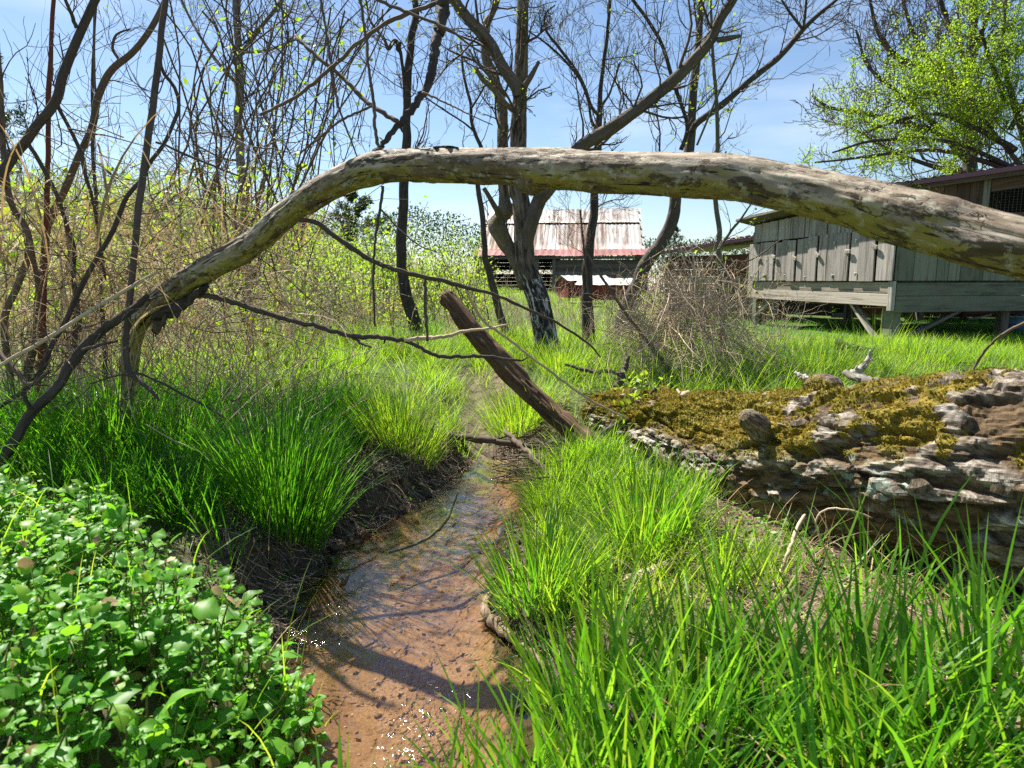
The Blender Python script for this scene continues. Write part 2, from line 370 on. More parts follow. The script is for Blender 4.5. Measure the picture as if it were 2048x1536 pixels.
def arch_mat():
    n = NT('weathered_limb'); v = n.attr('bc', 'Vector'); gm = n.n('NewGeometry')
    g = n.noise(n.map(v, (60, 60, 7)), 1.0, 7, 0.62, 0.3)
    base = n.ramp(g, [(0.28, (0.15, 0.11, 0.07)), (0.5, (0.31, 0.25, 0.18)), (0.72, (0.52, 0.46, 0.37))])
    # algae film grows on the damp lower side
    nzl = n.n('SeparateXYZ', {'Vector': gm.outputs['Normal']}).outputs[2]
    al = n.noise(n.map(v, (20, 20, 6), (4, 0, 2)), 1.0, 5, 0.6)
    am = n.math('ADD', n.math('MULTIPLY', nzl, -0.55), n.math('MULTIPLY', al, 1.0))
    base = n.mix(n.ramp(am, [(0.40, (0, 0, 0)), (0.72, (0.9, 0.9, 0.9))]), base, n.mix(g, (0.15, 0.125, 0.02), (0.36, 0.31, 0.05)))
    # dark brown scars where scraps of bark are left
    s1 = n.noise(n.map(v, (24, 24, 9.0), (1, 2, 3)), 1.0, 8, 0.68, 0.5)
    sm = n.ramp(s1, [(0.535, (0, 0, 0)), (0.575, (0.95, 0.95, 0.95))])
    base = n.mix(sm, base, n.mix(g, (0.030, 0.021, 0.013), (0.12, 0.085, 0.05)))
    # broad brown weathering
    s2 = n.noise(n.map(v, (8, 8, 4.0), (6, 2, 8)), 1.0, 7, 0.66)
    base = n.mix(n.ramp(s2, [(0.47, (0, 0, 0)), (0.58, (0.88, 0.88, 0.88))]), base, n.mix(g, (0.06, 0.04, 0.025), (0.22, 0.155, 0.10)))
    li = n.noise(n.map(v, (55, 55, 34), (9, 2, 4)), 1.0, 5, 0.7)
    base = n.mix(n.ramp(li, [(0.55, (0, 0, 0)), (0.62, (0.7, 0.7, 0.7))]), base, (0.42, 0.41, 0.30))
    # fine checks
    w = n.noise(n.map(v, (110, 110, 9)), 1.0, 4, 0.6, 0.3)
    ck = n.ramp(w, [(0.35, (1, 1, 1)), (0.39, (0, 0, 0))])
    base = n.mix(ck, base, (0.03, 0.02, 0.012))
    cr = n.n('TexVoronoi', {'Vector': n.n('VectorMath', {0: n.map(v, (24, 24, 10)), 1: n.n('TexNoise', {'Vector': n.map(v, (50, 50, 30)), 'Scale': 1.0}).outputs['Color']}, operation='ADD').outputs[0], 'Scale': 1.0, 'Randomness': 1.0}, feature='DISTANCE_TO_EDGE').outputs['Distance']
    crm = n.math('MULTIPLY', n.ramp(cr, [(0.0, (1, 1, 1)), (0.03, (0, 0, 0))]), n.ramp(al, [(0.56, (0, 0, 0)), (0.62, (1, 1, 1))]))
    base = n.mix(crm, base, (0.028, 0.02, 0.013))
    h = n.math('SUBTRACT', n.math('SUBTRACT', g, n.math('MULTIPLY', ck, 0.8)), n.math('ADD', n.math('MULTIPLY', sm, -0.6), n.math('MULTIPLY', crm, 1.0)))
    return n.finish(n.princ(base, 0.75, 0.25, n.bump(h, 0.8, 0.006)))
M['arch'] = arch_mat()

def log_mat():
    n = NT('log_bark'); v = n.attr('bc', 'Vector'); ms = n.attr('moss')
    g = n.noise(n.map(v, (55, 55, 16)), 1.0, 8, 0.7, 0.6)
    b = n.noise(n.map(v, (11, 11, 3), (3, 3, 3)), 1.0, 6, 0.65, 0.6)
    pale = n.ramp(g, [(0.36, (0.03, 0.022, 0.015)), (0.48, (0.21, 0.17, 0.13)), (0.62, (0.56, 0.51, 0.44))])
    brown = n.ramp(g, [(0.36, (0.022, 0.015, 0.009)), (0.64, (0.20, 0.135, 0.075))])
    r = n.attr('rnd'); c = n.mix(n.ramp(r, [(0.12, (0, 0, 0)), (0.30, (1, 1, 1))]), brown, n.mix(n.ramp(r, [(0.3, (0, 0, 0)), (1.0, (1, 1, 1))]), n.mix(0.55, pale, (0.05, 0.036, 0.025)), pale))
    c = n.mix(n.ramp(b, [(0.50, (0, 0, 0)), (0.62, (0.6, 0.6, 0.6))]), c, brown)
    o = n.noise(n.map(v, (8, 8, 3.0), (8, 1, 5)), 1.0, 5, 0.6)
    c = n.mix(n.ramp(o, [(0.54, (0, 0, 0)), (0.66, (0.6, 0.6, 0.6))]), c, (0.23, 0.135, 0.045))
    l = n.noise(n.map(v, (34, 34, 30), (2, 7, 4)), 1.0, 4, 0.7)
    l2 = n.noise(n.map(v, (5, 5, 3), (5, 7, 4)), 1.0, 3, 0.5)
    lm = n.math('MULTIPLY', n.ramp(l, [(0.52, (0, 0, 0)), (0.60, (1, 1, 1))]), n.ramp(l2, [(0.54, (0, 0, 0)), (0.62, (0.9, 0.9, 0.9))]))
    c = n.mix(lm, c, (0.30, 0.38, 0.31))
    mcol = n.ramp(n.noise(n.map(v, (70, 70, 60)), 1.0, 4, 0.6), [(0.34, (0.06, 0.058, 0.012)), (0.5, (0.19, 0.15, 0.022)), (0.66, (0.32, 0.22, 0.04))])
    c = n.mix(ms, c, mcol)
    return n.finish(n.princ(c, 0.9, 0.15, n.bump(g, 1.0, 0.012)))
M['log'] = log_mat()

def wood_mat(name, dark, mid, light, stain=None, rough=0.85):
    n = NT(name); v = n.attr('bc', 'Vector'); r = n.attr('rnd')
    g = n.noise(n.map(v, (60, 60, 2.6)), 1.0, 8, 0.66, 1.2)
    c = n.ramp(g, [(0.28, dark), (0.5, mid), (0.74, light)])
    b = n.noise(n.map(v, (6, 6, 1.6), (1, 2, 3)), 1.0, 4)
    c = n.mix(n.ramp(b, [(0.35, (0, 0, 0)), (0.7, (0.6, 0.6, 0.6))]), c, tuple(x * 0.62 for x in mid))
    c = n.mix(0.55, c, n.ramp(r, [(0.0, tuple(x * 0.40 for x in mid)), (0.5, mid), (1.0, light)]))
    k = n.noise(n.map(v, (22, 22, 0.9), (5, 1, 7)), 1.0, 6, 0.7, 0.5)
    c = n.mix(n.ramp(k, [(0.50, (0, 0, 0)), (0.62, (0.8, 0.8, 0.8))]), c, tuple(x * 0.9 for x in dark))
    if stain:
        s = n.noise(n.map(v, (9, 9, 4), (4, 4, 4)), 1.0, 5, 0.65)
        c = n.mix(n.ramp(s, [(0.42, (0, 0, 0)), (0.62, (0.7, 0.7, 0.7))]), c, stain)
    return n.finish(n.princ(c, rough, 0.2, n.bump(g, 0.6, 0.005)))
M['plank'] = wood_mat('grey_plank', (0.085, 0.07, 0.06), (0.34, 0.305, 0.275), (0.66, 0.62, 0.58))
M['plank_green'] = wood_mat('green_plank', (0.075, 0.072, 0.05), (0.19, 0.18, 0.135), (0.34, 0.325, 0.25), stain=(0.16, 0.195, 0.135))
M['beam'] = wood_mat('pale_beam', (0.14, 0.11, 0.085), (0.38, 0.325, 0.265), (0.6, 0.54, 0.47))
M['plank_brown'] = wood_mat('brown_plank', (0.05, 0.035, 0.025), (0.135, 0.095, 0.065), (0.25, 0.185, 0.13))
M['plank_dark'] = wood_mat('dark_plank', (0.06, 0.05, 0.04), (0.16, 0.135, 0.11), (0.28, 0.245, 0.205))
M['plank_red'] = wood_mat('red_brown_plank', (0.055, 0.022, 0.014), (0.14, 0.055, 0.034), (0.22, 0.10, 0.065))
M['red_paint'] = wood_mat('red_paint', (0.14, 0.028, 0.026), (0.24, 0.045, 0.042), (0.32, 0.075, 0.07))
M['latch'] = wood_mat('latch_wood', (0.22, 0.19, 0.15), (0.38, 0.345, 0.30), (0.52, 0.48, 0.43))
def simple(name, col, rough=0.5, spec=0.4, metal=0.0, nsc=12, var=0.25):
    n = NT(name); v = n.n('TexCoord').outputs['Object']; g = n.noise(v, nsc, 5)
    c = n.mix(g, tuple(x * (1 - var) for x in col), tuple(min(1, x * (1 + var)) for x in col))
    return n.finish(n.princ(c, rough, spec, n.bump(g, 0.1, 0.003), metal))
M['metal'] = simple('hook_metal', (0.30, 0.31, 0.27), 0.4, 0.5, 0.7)
M['mesh_wire'] = simple('wire_mesh', (0.12, 0.12, 0.115), 0.5, 0.5, 0.6)
M['purple_roof'] = simple('plum_roof_metal', (0.13, 0.055, 0.075), 0.35, 0.5, 0.2)
M['white_roof'] = simple('white_roof_metal', (0.5, 0.49, 0.47), 0.5, 0.4, 0.0)
M['blue'] = simple('blue_plastic', (0.10, 0.22, 0.42), 0.4, 0.5)
M['inside_shade'] = simple('shade_dark_boards', (0.03, 0.025, 0.02), 0.9, 0.1)  # interior boards: the shade inside the buildings is put into this near-black colour
M['tarp'] = simple('blue_grey_tarp', (0.10, 0.12, 0.16), 0.6, 0.3)
M['white'] = simple('bleached_wood', (0.36, 0.32, 0.27), 0.8, 0.2, nsc=30)
def roof_mat(name, clean, rust, amt):
    n = NT(name); v = n.attr('bc', 'Vector'); r = n.attr('rnd')
    a = n.noise(n.map(v, (3.0, 3.0, 0.40)), 1.0, 6, 0.68, 0.3)
    b = n.noise(n.map(v, (16, 16, 2.2), (3, 3, 3)), 1.0, 6, 0.7)
    f = n.math('ADD', n.math('ADD', n.math('MULTIPLY', a, 0.7), n.math('MULTIPLY', b, 0.3)), n.math('MULTIPLY', n.math('SUBTRACT', r, 0.5), 0.20))
    m = n.ramp(f, [(amt - .03, (0, 0, 0)), (amt + .12, (0.95, 0.95, 0.95))])
    cc = n.mix(b, tuple(x * 0.85 for x in clean), clean)
    c = n.mix(m, cc, n.mix(b, tuple(x * 0.6 for x in rust), rust))
    return n.finish(n.princ(c, 0.55, 0.35, n.bump(b, 0.15, 0.004)))
M['tin'] = roof_mat('rusty_tin', (0.50, 0.485, 0.455), (0.19, 0.088, 0.042), 0.43)
M['red_tin'] = roof_mat('red_tin', (0.30, 0.115, 0.105), (0.22, 0.075, 0.06), 0.50)

def ground_mat():
    n = NT('soil'); v = n.n('TexCoord').outputs['Object']; gr = n.attr('moss'); wet = n.attr('rnd')
    a = n.noise(v, 9, 8, 0.65, 0.3); b = n.noise(v, 55, 6, 0.7); d = n.noise(v, 1.6, 4)
    soil = n.ramp(a, [(0.3, (0.055, 0.038, 0.024)), (0.52, (0.125, 0.088, 0.058)), (0.72, (0.25, 0.19, 0.135))])
    soil = n.mix(n.ramp(b, [(0.5, (0, 0, 0)), (0.66, (0.6, 0.6, 0.6))]), soil, (0.29, 0.23, 0.17))
    green = n.ramp(b, [(0.3, (0.035, 0.06, 0.012)), (0.6, (0.075, 0.125, 0.018)), (0.8, (0.16, 0.15, 0.05))])
    green = n.mix(n.ramp(d, [(0.4, (0, 0, 0)), (0.7, (0.4, 0.4, 0.4))]), green, (0.13, 0.11, 0.05))
    c = n.mix(gr, soil, green)
    # wet mud is darker than dry soil, the sand of the bed is orange-tan
    mud = n.ramp(a, [(0.3, (0.035, 0.026, 0.018)), (0.7, (0.115, 0.083, 0.056))])
    w1 = n.ramp(wet, [(0.10, (0, 0, 0)), (0.35, (1, 1, 1))]); w2 = n.ramp(wet, [(0.62, (0, 0, 0)), (0.80, (1, 1, 1))])
    c = n.mix(w1, c, mud)
    sand = n.ramp(n.noise(v, 130, 5, 0.75), [(0.30, (0.10, 0.066, 0.042)), (0.5, (0.25, 0.175, 0.115)), (0.70, (0.42, 0.32, 0.23))])
    sand = n.mix(n.ramp(n.noise(v, 4.2, 6, 0.65, 0.8), [(0.38, (0, 0, 0)), (0.70, (0.8, 0.8, 0.8))]), sand, n.mix(b, (0.07, 0.045, 0.022), (0.26, 0.15, 0.05)))
    c = n.mix(w2, c, sand)
    rough = n.math('SUBTRACT', 0.95, n.math('MULTIPLY', w1, 0.25))
    h = n.math('MULTIPLY', n.math('ADD', n.math('MULTIPLY', a, 1.0), n.math('MULTIPLY', b, 0.55)), n.math('SUBTRACT', 1.0, n.math('MULTIPLY', w2, 0.75)))
    return n.finish(n.princ(c, rough, 0.25, n.bump(h, 0.75, 0.022)))
M['ground'] = ground_mat()
def water_mat():
    n = NT('water'); v = n.n('TexCoord').outputs['Object']
    a = n.noise(n.map(v, (9, 6, 10)), 1.0, 3, 0.5, 0.8)
    b = n.noise(n.map(v, (42, 26, 40)), 1.0, 3, 0.6, 0.6)
    riff = n.attr('moss')
    bp = n.bump(n.math('ADD', n.math('MULTIPLY', a, 0.55), n.math('MULTIPLY', n.math('MULTIPLY', b, riff), 0.42)), 1.0, 0.022)
    fr = n.math('MINIMUM', n.math('MULTIPLY', n.n('Fresnel', {'IOR': 1.45, 'Normal': bp}).outputs[0], 1.5), 1.0)
    tr = n.n('BsdfTransparent', {'Color': (0.88, 0.77, 0.62, 1)}).outputs[0]
    gl = n.n('BsdfGlossy', {'Color': (1, 1, 1, 1), 'Roughness': 0.09, 'Normal': bp}).outputs[0]
    return n.finish(n.n('MixShader', {0: fr, 1: tr, 2: gl}).outputs[0])
M['water'] = water_mat()

# ------------------------------------------------------------------ the ground
_edge = [(1640, 560, 1060), (1500, 590, 1040), (1400, 598, 1020), (1300, 600, 990), (1200, 612, 975), (1100, 690, 985), (1040, 790, 1020), (1000, 862, 1052), (950, 932, 1080), (932, 962, 1060), (918, 965, 1035)]
_cy, _cx, _cw = [], [], []
for y_, a_, b_ in _edge:
    A_, B_ = PZ(a_, y_, 0.0), PZ(b_, y_, 0.0)
    _cy.append(A_[1]); _cx.append((A_[0] + B_[0]) / 2); _cw.append((B_[0] - A_[0]) / 2)
YEND = _cy[-1]
_cy = [-6, -1] + _cy; _cx = [_cx[0] - 0.5, _cx[0] - .12] + _cx; _cw = [_cw[0], _cw[0]] + _cw
for (px, py, w) in ((962, 885, 0.15), (965, 830, 0.12), (945, 770, 0.09), (930, 735, 0.06), (905, 700, 0.03), (880, 670, 0.02)):
    q = PZ(px, py, 0.22); _cy.append(q[1]); _cx.append(q[0]); _cw.append(w)
CYA, CXA, CWA = np.array(_cy), np.array(_cx), np.array(_cw)
o_ = np.argsort(CYA); CYA, CXA, CWA = CYA[o_], CXA[o_], CWA[o_]
def chan(x, y):
    c = np.interp(y, CYA, CXA); w = np.interp(y, CYA, CWA)
    w = w + 0.05 * (fbm(xy3(x, y, 3.1), 3, 5) - 0.5) * 2 + .03 * (fbm(xy3(x, y, 11), 3, 6) - .5) * 2
    return np.abs(x - c) - w, np.sign(x - c)
LOGC = [P(1205, 838, 4.45), P(1290, 850, 3.95), P(1364, 866, 3.5), P(1613, 928, 2.68), P(1850, 942, 2.24), P(2048, 962, 2.02), P(2300, 985, 1.80), P(2600, 1015, 1.57)]
LOGR = [0.15, 0.175, 0.205, 0.265, 0.285, 0.30, 0.31, 0.32]
def logdist(x, y):
    d = np.full(np.shape(x), 9.0)
    for a, b in zip(LOGC[:-1], LOGC[1:]):
        ax, ay, bx, by = a[0], a[1], b[0], b[1]
        t = np.clip(((x - ax) * (bx - ax) + (y - ay) * (by - ay)) / ((bx - ax) ** 2 + (by - ay) ** 2), 0, 1)
        d = np.minimum(d, np.hypot(x - ax - t * (bx - ax), y - ay - t * (by - ay)))
    return d
def hgt(x, y, fine=True):
    x = np.asarray(x, float); y = np.asarray(y, float)
    d, sd = chan(x, y)
    far = smooth(3.2, 6.0, y)
    left = 0.20 + 0.10 * smooth(.3, 1.5, d); right = 0.08 + 0.13 * smooth(0.25, 0.9, d)
    bank = np.where(sd < 0, left, right); bank = bank * (1 - far) + 0.36 * far
    wr = np.where(sd < 0, 0.42 + .3 * (fbm(xy3(x, y, 2.6), 3, 16) - .5), 0.36) * (1 - far) + 0.3 * far
    rise = smooth(-0.02, 1.0, d / wr)
    bed = -0.045 * smooth(0.0, -0.14, d) - 0.012
    bed = np.where(y > YEND - .05, bed + (0.06 + 0.20 * smooth(YEND, 6.5, y)) * smooth(YEND - 0.05, YEND + 0.35, y), bed)
    z = bed * (1 - rise) + bank * rise
    hill = smooth(7, 30, y) * smooth(2.5, -16, x) * 2.9 + smooth(-4, -12, x) * smooth(2, 8, y) * 0.9
    hill = hill + smooth(45, 160, y) * 1.0
    z = z + hill
    if fine:
        am = 0.15 + 0.85 * smooth(-0.02, 0.15, d)
        z = z + am * (0.050 * (fbm(xy3(x, y, 2.2), 3, 11) - .5) + 0.035 * (fbm(xy3(x, y, 9.0), 3, 12) - .5) * smooth(14, 6, y))
        cl = smooth(.02, .12, d) * np.where(sd < 0, smooth(.75, .3, d), smooth(1.6, 1.0, d) * .6) * smooth(5, 4, y)
        z = z + cl * (0.15 * (fbm(xy3(x, y, 6.0), 4, 14) - .5) + .07 * (fbm(xy3(x, y, 17), 3, 15) - .5))
        z = z + 0.016 * smooth(-0.10, 0.05, d) * (fbm(xy3(x, y, 30.0), 2, 13) - .5) * smooth(8, 4, y)
    return z
def green_amt(x, y):
    d, sd = chan(x, y)
    g = smooth(0.16, 0.5, d + 0.35 * (fbm(xy3(x, y, 2.6), 3, 21) - .5))
    # trodden soil under and in front of the big log
    ld = logdist(x, y); g = g * (1 - 0.95 * smooth(1.0, 0.7, ld + 0.3 * (fbm(xy3(x, y, 3), 2, 22) - .5)) * (y < 3.4))
    return g
def build_ground():
    nx, ny = 420, 420
    u = np.linspace(-1, 1, nx); xs = np.sinh(u * 5.4) / math.sinh(5.4) * 170
    v = np.linspace(0, 1, ny); ys = -2.0 + (np.sinh(v * 5.6) / math.sinh(5.6)) * 420
    v2 = np.linspace(-.5, 4.6, 230); ys = np.sort(np.concatenate([[-3], v2, 4.6 + (np.sinh(v[1:190:1] * 6.5) / math.sinh(6.5)) * 900]))
    ys = ys[ys < 430]; x2 = np.linspace(-1.9, 2.1, 180)
    xs = np.sort(np.concatenate([x2, xs[(xs < -1.92) | (xs > 2.12)]]))
    X, Y = np.meshgrid(xs, ys); Z = hgt(X, Y)
    d, sd = chan(X, Y)
    wet = np.where(Y < YEND + .1, np.interp(d, [-0.05, 0.0, 0.10, 0.30, .45], [1.0, 0.62, 0.50, 0.25, 0.0]), np.interp(d, [0.0, 0.2], [0.18, 0.0]))
    wet = wet * np.where(sd < 0, 1.0, 0.8) + 0.1 * (fbm(xy3(X, Y, 6), 3, 31) - .5) * (wet > 0.02)
    wet = np.where((d < -0.02) & (Y < YEND + .05), 1.0, wet)
    m = len(xs); n = len(ys)
    i = np.arange(n - 1)[:, None]; j = np.arange(m - 1)[None]
    q = np.stack([i * m + j, i * m + j + 1, (i + 1) * m + j + 1, (i + 1) * m + j], -1).reshape(-1, 4)
    mb = MB(); mb.add(np.stack([X, Y, Z], -1), None, q, wet.ravel(), None, green_amt(X, Y).ravel())
    o = mb.obj('ground', M['ground'], kind='structure')
build_ground()
def build_water():
    ys = np.linspace(-1.5, YEND + 0.03, 160); u = np.linspace(-1, 1, 30)
    c = np.interp(ys, CYA, CXA); w = np.interp(ys, CYA, CWA) + 0.06
    X = c[:, None] + u[None] * w[:, None]; Y = np.broadcast_to(ys[:, None], X.shape)
    Z = 0.001 * np.sin(Y * 31 + X * 17)
    rif = 0.03 + 0.5 * np.exp(-((Y - 1.55) / 0.22) ** 2) + 0.75 * np.exp(-((Y - 2.05) / 0.20) ** 2 - ((u[None] + .8) / 0.7) ** 2) + 0.6 * np.exp(-((Y - 3.35) / 0.3) ** 2)
    rif = rif * (.25 + 1.3 * smooth(.42, .62, fbm(xy3(X, Y, 4.5), 3, 77)))
    m = 30; n = 160; i = np.arange(n - 1)[:, None]; j = np.arange(m - 1)[None]
    q = np.stack([i * m + j, i * m + j + 1, (i + 1) * m + j + 1, (i + 1) * m + j], -1).reshape(-1, 4)
    mb = MB(); mb.add(np.stack([X, Y, Z], -1), None, q, 0.5, None, rif.ravel())
    mb.obj('stream_water', M['water'], kind='structure')
build_water()
def gz(x, y): return float(hgt(np.array([x]), np.array([y]))[0])
exec_parts = []

# ------------------------------------------------------------------ buildings
def U(v): return np.asarray(v, float) / np.linalg.norm(v)
Z3 = np.array([0, 0, 1.0])
def board(name, mat, parent, o, ax, ay, az, sx, sy, sz, rnd, long=2, c=0.005, label=None):
    mb = MB(); cham_box(mb, o, ax, ay, az, sx, sy, sz, c, rnd, long)
    return mb.obj(name, M[mat], parent, smooth_=False, label=label)
def bar(name, mat, parent, a, b, w, h, rnd, side=None):
    a = np.asarray(a, float); b = np.asarray(b, float); z = U(b - a)
    x = np.cross(z, Z3 if abs(z[2]) < .9 else np.array([0, 1.0, 0])) if side is None else np.asarray(side, float) - z * np.dot(side, z)
    x = U(x); y = np.cross(z, x)
    return board(name, mat, parent, (a + b) / 2, x, y, z, w, h, np.linalg.norm(b - a), rnd)
rg = np.random.default_rng(5)

def corr_sheet(name, mat, parent, o, u, v, nrm, w, l, rnd, ribs=4, amp=0.012, lift=0.0):
    """corrugated sheet: o lower left corner, u across, v up the slope"""
    k = ribs * 4 + 1; s = np.linspace(0, 1, k); hgt_ = amp * np.cos(s * ribs * 2 * math.pi)
    rows = 5; mb = MB(); vs = []; bc = []
    for r in range(rows):
        t = r / (rows - 1)
        vs.append(o + u * (s * w)[:, None] + v * (t * l) + nrm * (hgt_ + lift + 0.012 * math.sin(t * 3 + rnd * 9))[:, None])
        bc.append(np.stack([s * w + rnd * 13, np.zeros(k) + rnd * 5, np.zeros(k) + t * l], -1))
    vs = np.concatenate(vs); bc = np.concatenate(bc)
    top = len(vs); vs2 = np.vstack([vs, vs - nrm * 0.008])
    i = np.arange(rows - 1)[:, None]; j = np.arange(k - 1)[None]
    q = np.stack([i * k + j, i * k + j + 1, (i + 1) * k + j + 1, (i + 1) * k + j], -1).reshape(-1, 4)
    e = np.array([[a, a + 1, a + 1 + top, a + top] for a in range(k - 1)])
    mb.add(vs2, None, np.vstack([q, q[:, ::-1] + top, e]), rnd, np.vstack([bc, bc]))
    return mb.obj(name, M[mat], parent, smooth_=True)

# ---- the old barn with the rusty tin roof, far behind the trees
D = 35.0
bl = P(962, 589, D + .4); br = P(1282, 589, D - .4); gb = gz(br[0], br[1])
bu = U([br[0] - bl[0], br[1] - bl[1], 0]); bn = np.array([bu[1], -bu[0], 0])      # towards the camera
bw = math.hypot(br[0] - bl[0], br[1] - bl[1])
bo = np.array([bl[0], bl[1], gb])
barn = thing('barn', 'old timber barn with rust streaked tin roof above a faded red lean-to roof', 'barn', bo + bu * bw / 2)
zE = P(1100, 493, D)[2] - gb; zR = P(1100, 424, D + 3.2)[2] - gb; zL = P(1100, 512, D - 1.2)[2] - gb
depth_r = 3.2
vdir = U(-bn * depth_r + Z3 * (zR - zE)); rn = U(np.cross(bu, vdir)); ln_ = math.hypot(depth_r, zR - zE)
ns = 13; sw = (bw + 0.1) / ns
for r in range(2):
    for i in range(ns):
        t0 = 0 if r == 0 else 0.62; l = 0.66 if r == 0 else 0.39
        rnd_ = float(np.clip(rg.normal(.5, .25) + (.22 if i in (0, 1, 4, 5, 8) and r == 0 else 0), 0, 1.1))
        if i > 10 or r: rnd_ *= 0.45
        corr_sheet('roof_sheet', 'tin', barn, bo + bu * (i * sw - .08 + rg.uniform(-.02, .02)) + Z3 * zE + bn * .25 * (r == 0) - Z3 * .18 * (r == 0) + vdir * ln_ * t0 + vdir * rg.uniform(-.03, .03), bu, vdir, rn, sw + .08, ln_ * l + .1, rnd_, 3, 0.009, 0.03 * r + .008 * (i % 2))
# back slope so the roof is closed
vb = U(bn * -depth_r - Z3 * (zR - zE))
board('rear_slope', 'plank_dark', barn, bo + bu * bw / 2 + Z3 * (zR + zE) / 2 - bn * depth_r * 1.52, bu, U(np.cross(vb, bu)), vb, bw, .05, ln_, .3)
# lean-to roof panels
lo, hi = 1.6, 0.05
vl = U(-bn * (lo - hi) + Z3 * (zE - 0.12 - zL)); lnl = math.hypot(lo - hi, zE - .12 - zL); rl = U(np.cross(bu, vl))
np_ = 9; pw = (bw + .75) / np_
for i in range(np_):
    corr_sheet('lean_to_panel', 'red_tin', barn, bo + bu * (i * pw - .15) + Z3 * (zL + rg.uniform(-.015, .015)) + bn * lo, bu, vl, rl, pw + .02, lnl, rg.random(), 3, 0.010, .004 * (i % 2))
bar('fascia', 'plank_dark', barn, bo + bu * -.1 + bn * (lo - .1) + Z3 * (zL - .10), bo + bu * (bw + .5) + bn * (lo - .1) + Z3 * (zL - .10), .05, .14, .3)
for s, nm in ((0.0, 0.2), (.36, .5), (.46, .6), (1.0, .4)):
    bar('post', 'plank_dark', barn, bo + bu * (bw * s + .05) + bn * 1.35, bo + bu * (bw * s + .05) + bn * 1.35 + Z3 * (zL - .12), .16, .16, nm)
# side boards of the closed bay on the right of the lean-to
nb = 9; bh = (zL - .2) / nb
for i in range(nb):
    bar('wall_plank', 'plank_dark', barn, bo + bu * (bw * .47) + bn * (1.28 + .012 * (i % 2)) + Z3 * (bh * (i + .5)), bo + bu * (bw + .2) + bn * (1.28 + .012 * (i % 2)) + Z3 * (bh * (i + .5)), .03, bh + .01, rg.random())
# back wall of the open bay: light shows between its planks
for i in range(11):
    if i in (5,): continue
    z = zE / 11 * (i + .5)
    bar('wall_plank', 'inside_shade', barn, bo - bn * 6.2 + Z3 * z, bo + bu * (bw * .48) - bn * 6.2 + Z3 * z, .03, zE / 11 - .012, rg.random())
for s in (0.0, 1.0):
    for i in range(9):
        y0 = -6.2 + 6.2 * i / 9
        bar('wall_plank', 'plank_dark', barn, bo + bu * (bw * s) + bn * (y0 + .34), bo + bu * (bw * s) + bn * (y0 + .34) + Z3 * (zE + (zR - zE) * (1 - abs((y0 + .34 + 3.1) / 3.1)) - .08), .64, .03, rg.random(), side=bn)
bar('ridge_patch', 'tarp', barn, bo + bu * .35 + vdir * ln_ * .62 + Z3 * (zE + .1), bo + bu * 1.1 + vdir * ln_ * .62 + Z3 * (zE + .1), .9, .03, .4, side=vdir)

# ---- two red sheds with white roofs in front of the barn
def red_shed(px0, px1, py_top, py_eave, py_g, dep, label, turn):
    a = P(px0, py_g, dep); b = P(px1, py_g, dep + turn); g = gz(a[0], a[1])
    u = U([b[0] - a[0], b[1] - a[1], 0]); n = np.array([u[1], -u[0], 0]); w = math.hypot(b[0] - a[0], b[1] - a[1])
    o = np.array([a[0], a[1], g]); ze = P(px0, py_eave, dep)[2] - g; zt = P(px0, py_top, dep)[2] - g
    t = thing('red_shed', label, 'shed', o + u * w / 2 - n * .35, 'small red sheds with white roofs'); dp = 0.75
    k = max(3, int(w / .22)); bwid = w / k
    z0 = .18
    for i in range(k):
        bar('wall_plank', 'red_paint', t, o + u * bwid * (i + .5) + Z3 * z0, o + u * bwid * (i + .5) + Z3 * (ze - .02), bwid - .006, .025, rg.random(), side=u)
    for i in range(4):
        for s in (0, w):
            zz = ze + (zt - ze) * (1 - abs((i + .5) / 2 - 1))
            bar('wall_plank', 'red_paint', t, o + u * s - n * (dp * (i + .5) / 4) + Z3 * z0, o + u * s - n * (dp * (i + .5) / 4) + Z3 * (zz - .03), dp / 4 - .005, .025, rg.random(), side=n)
    bar('wall_plank', 'red_paint', t, o + u * w * .5 - n * dp + Z3 * z0, o + u * w * .5 - n * dp + Z3 * ze, w, .025, .5, side=u)
    for sg in (0, 1):
        e0 = o + Z3 * (ze - .03) + n * .12 if sg == 0 else o + Z3 * (ze - .03) - n * (dp + .12)
        r0 = o + Z3 * (zt + .02) - n * dp / 2; vv = U(r0 - e0)
        corr_sheet('roof_sheet', 'white_roof', t, (e0 if sg == 0 else e0) - u * .1, u, vv, U(np.cross(u, vv)) * (1 if sg == 0 else -1), w + .2, np.linalg.norm(r0 - e0), .2, 6, .008)
    for s in (.06, w - .06):
        for d in (.06, dp - .06): bar('leg', 'red_paint', t, o + u * s - n * d - Z3 * .03, o + u * s - n * d + Z3 * (z0 + .02), .08, .08, .4)
    return t
red_shed(1136, 1215, 551, 560, 630, 21.5, 'small red shed with a white roof standing behind and to the left of its twin', .5)
red_shed(1158, 1264, 557, 568, 640, 19.0, 'wider red shed with a white roof in front of the barn, nearest of the two', -.6)

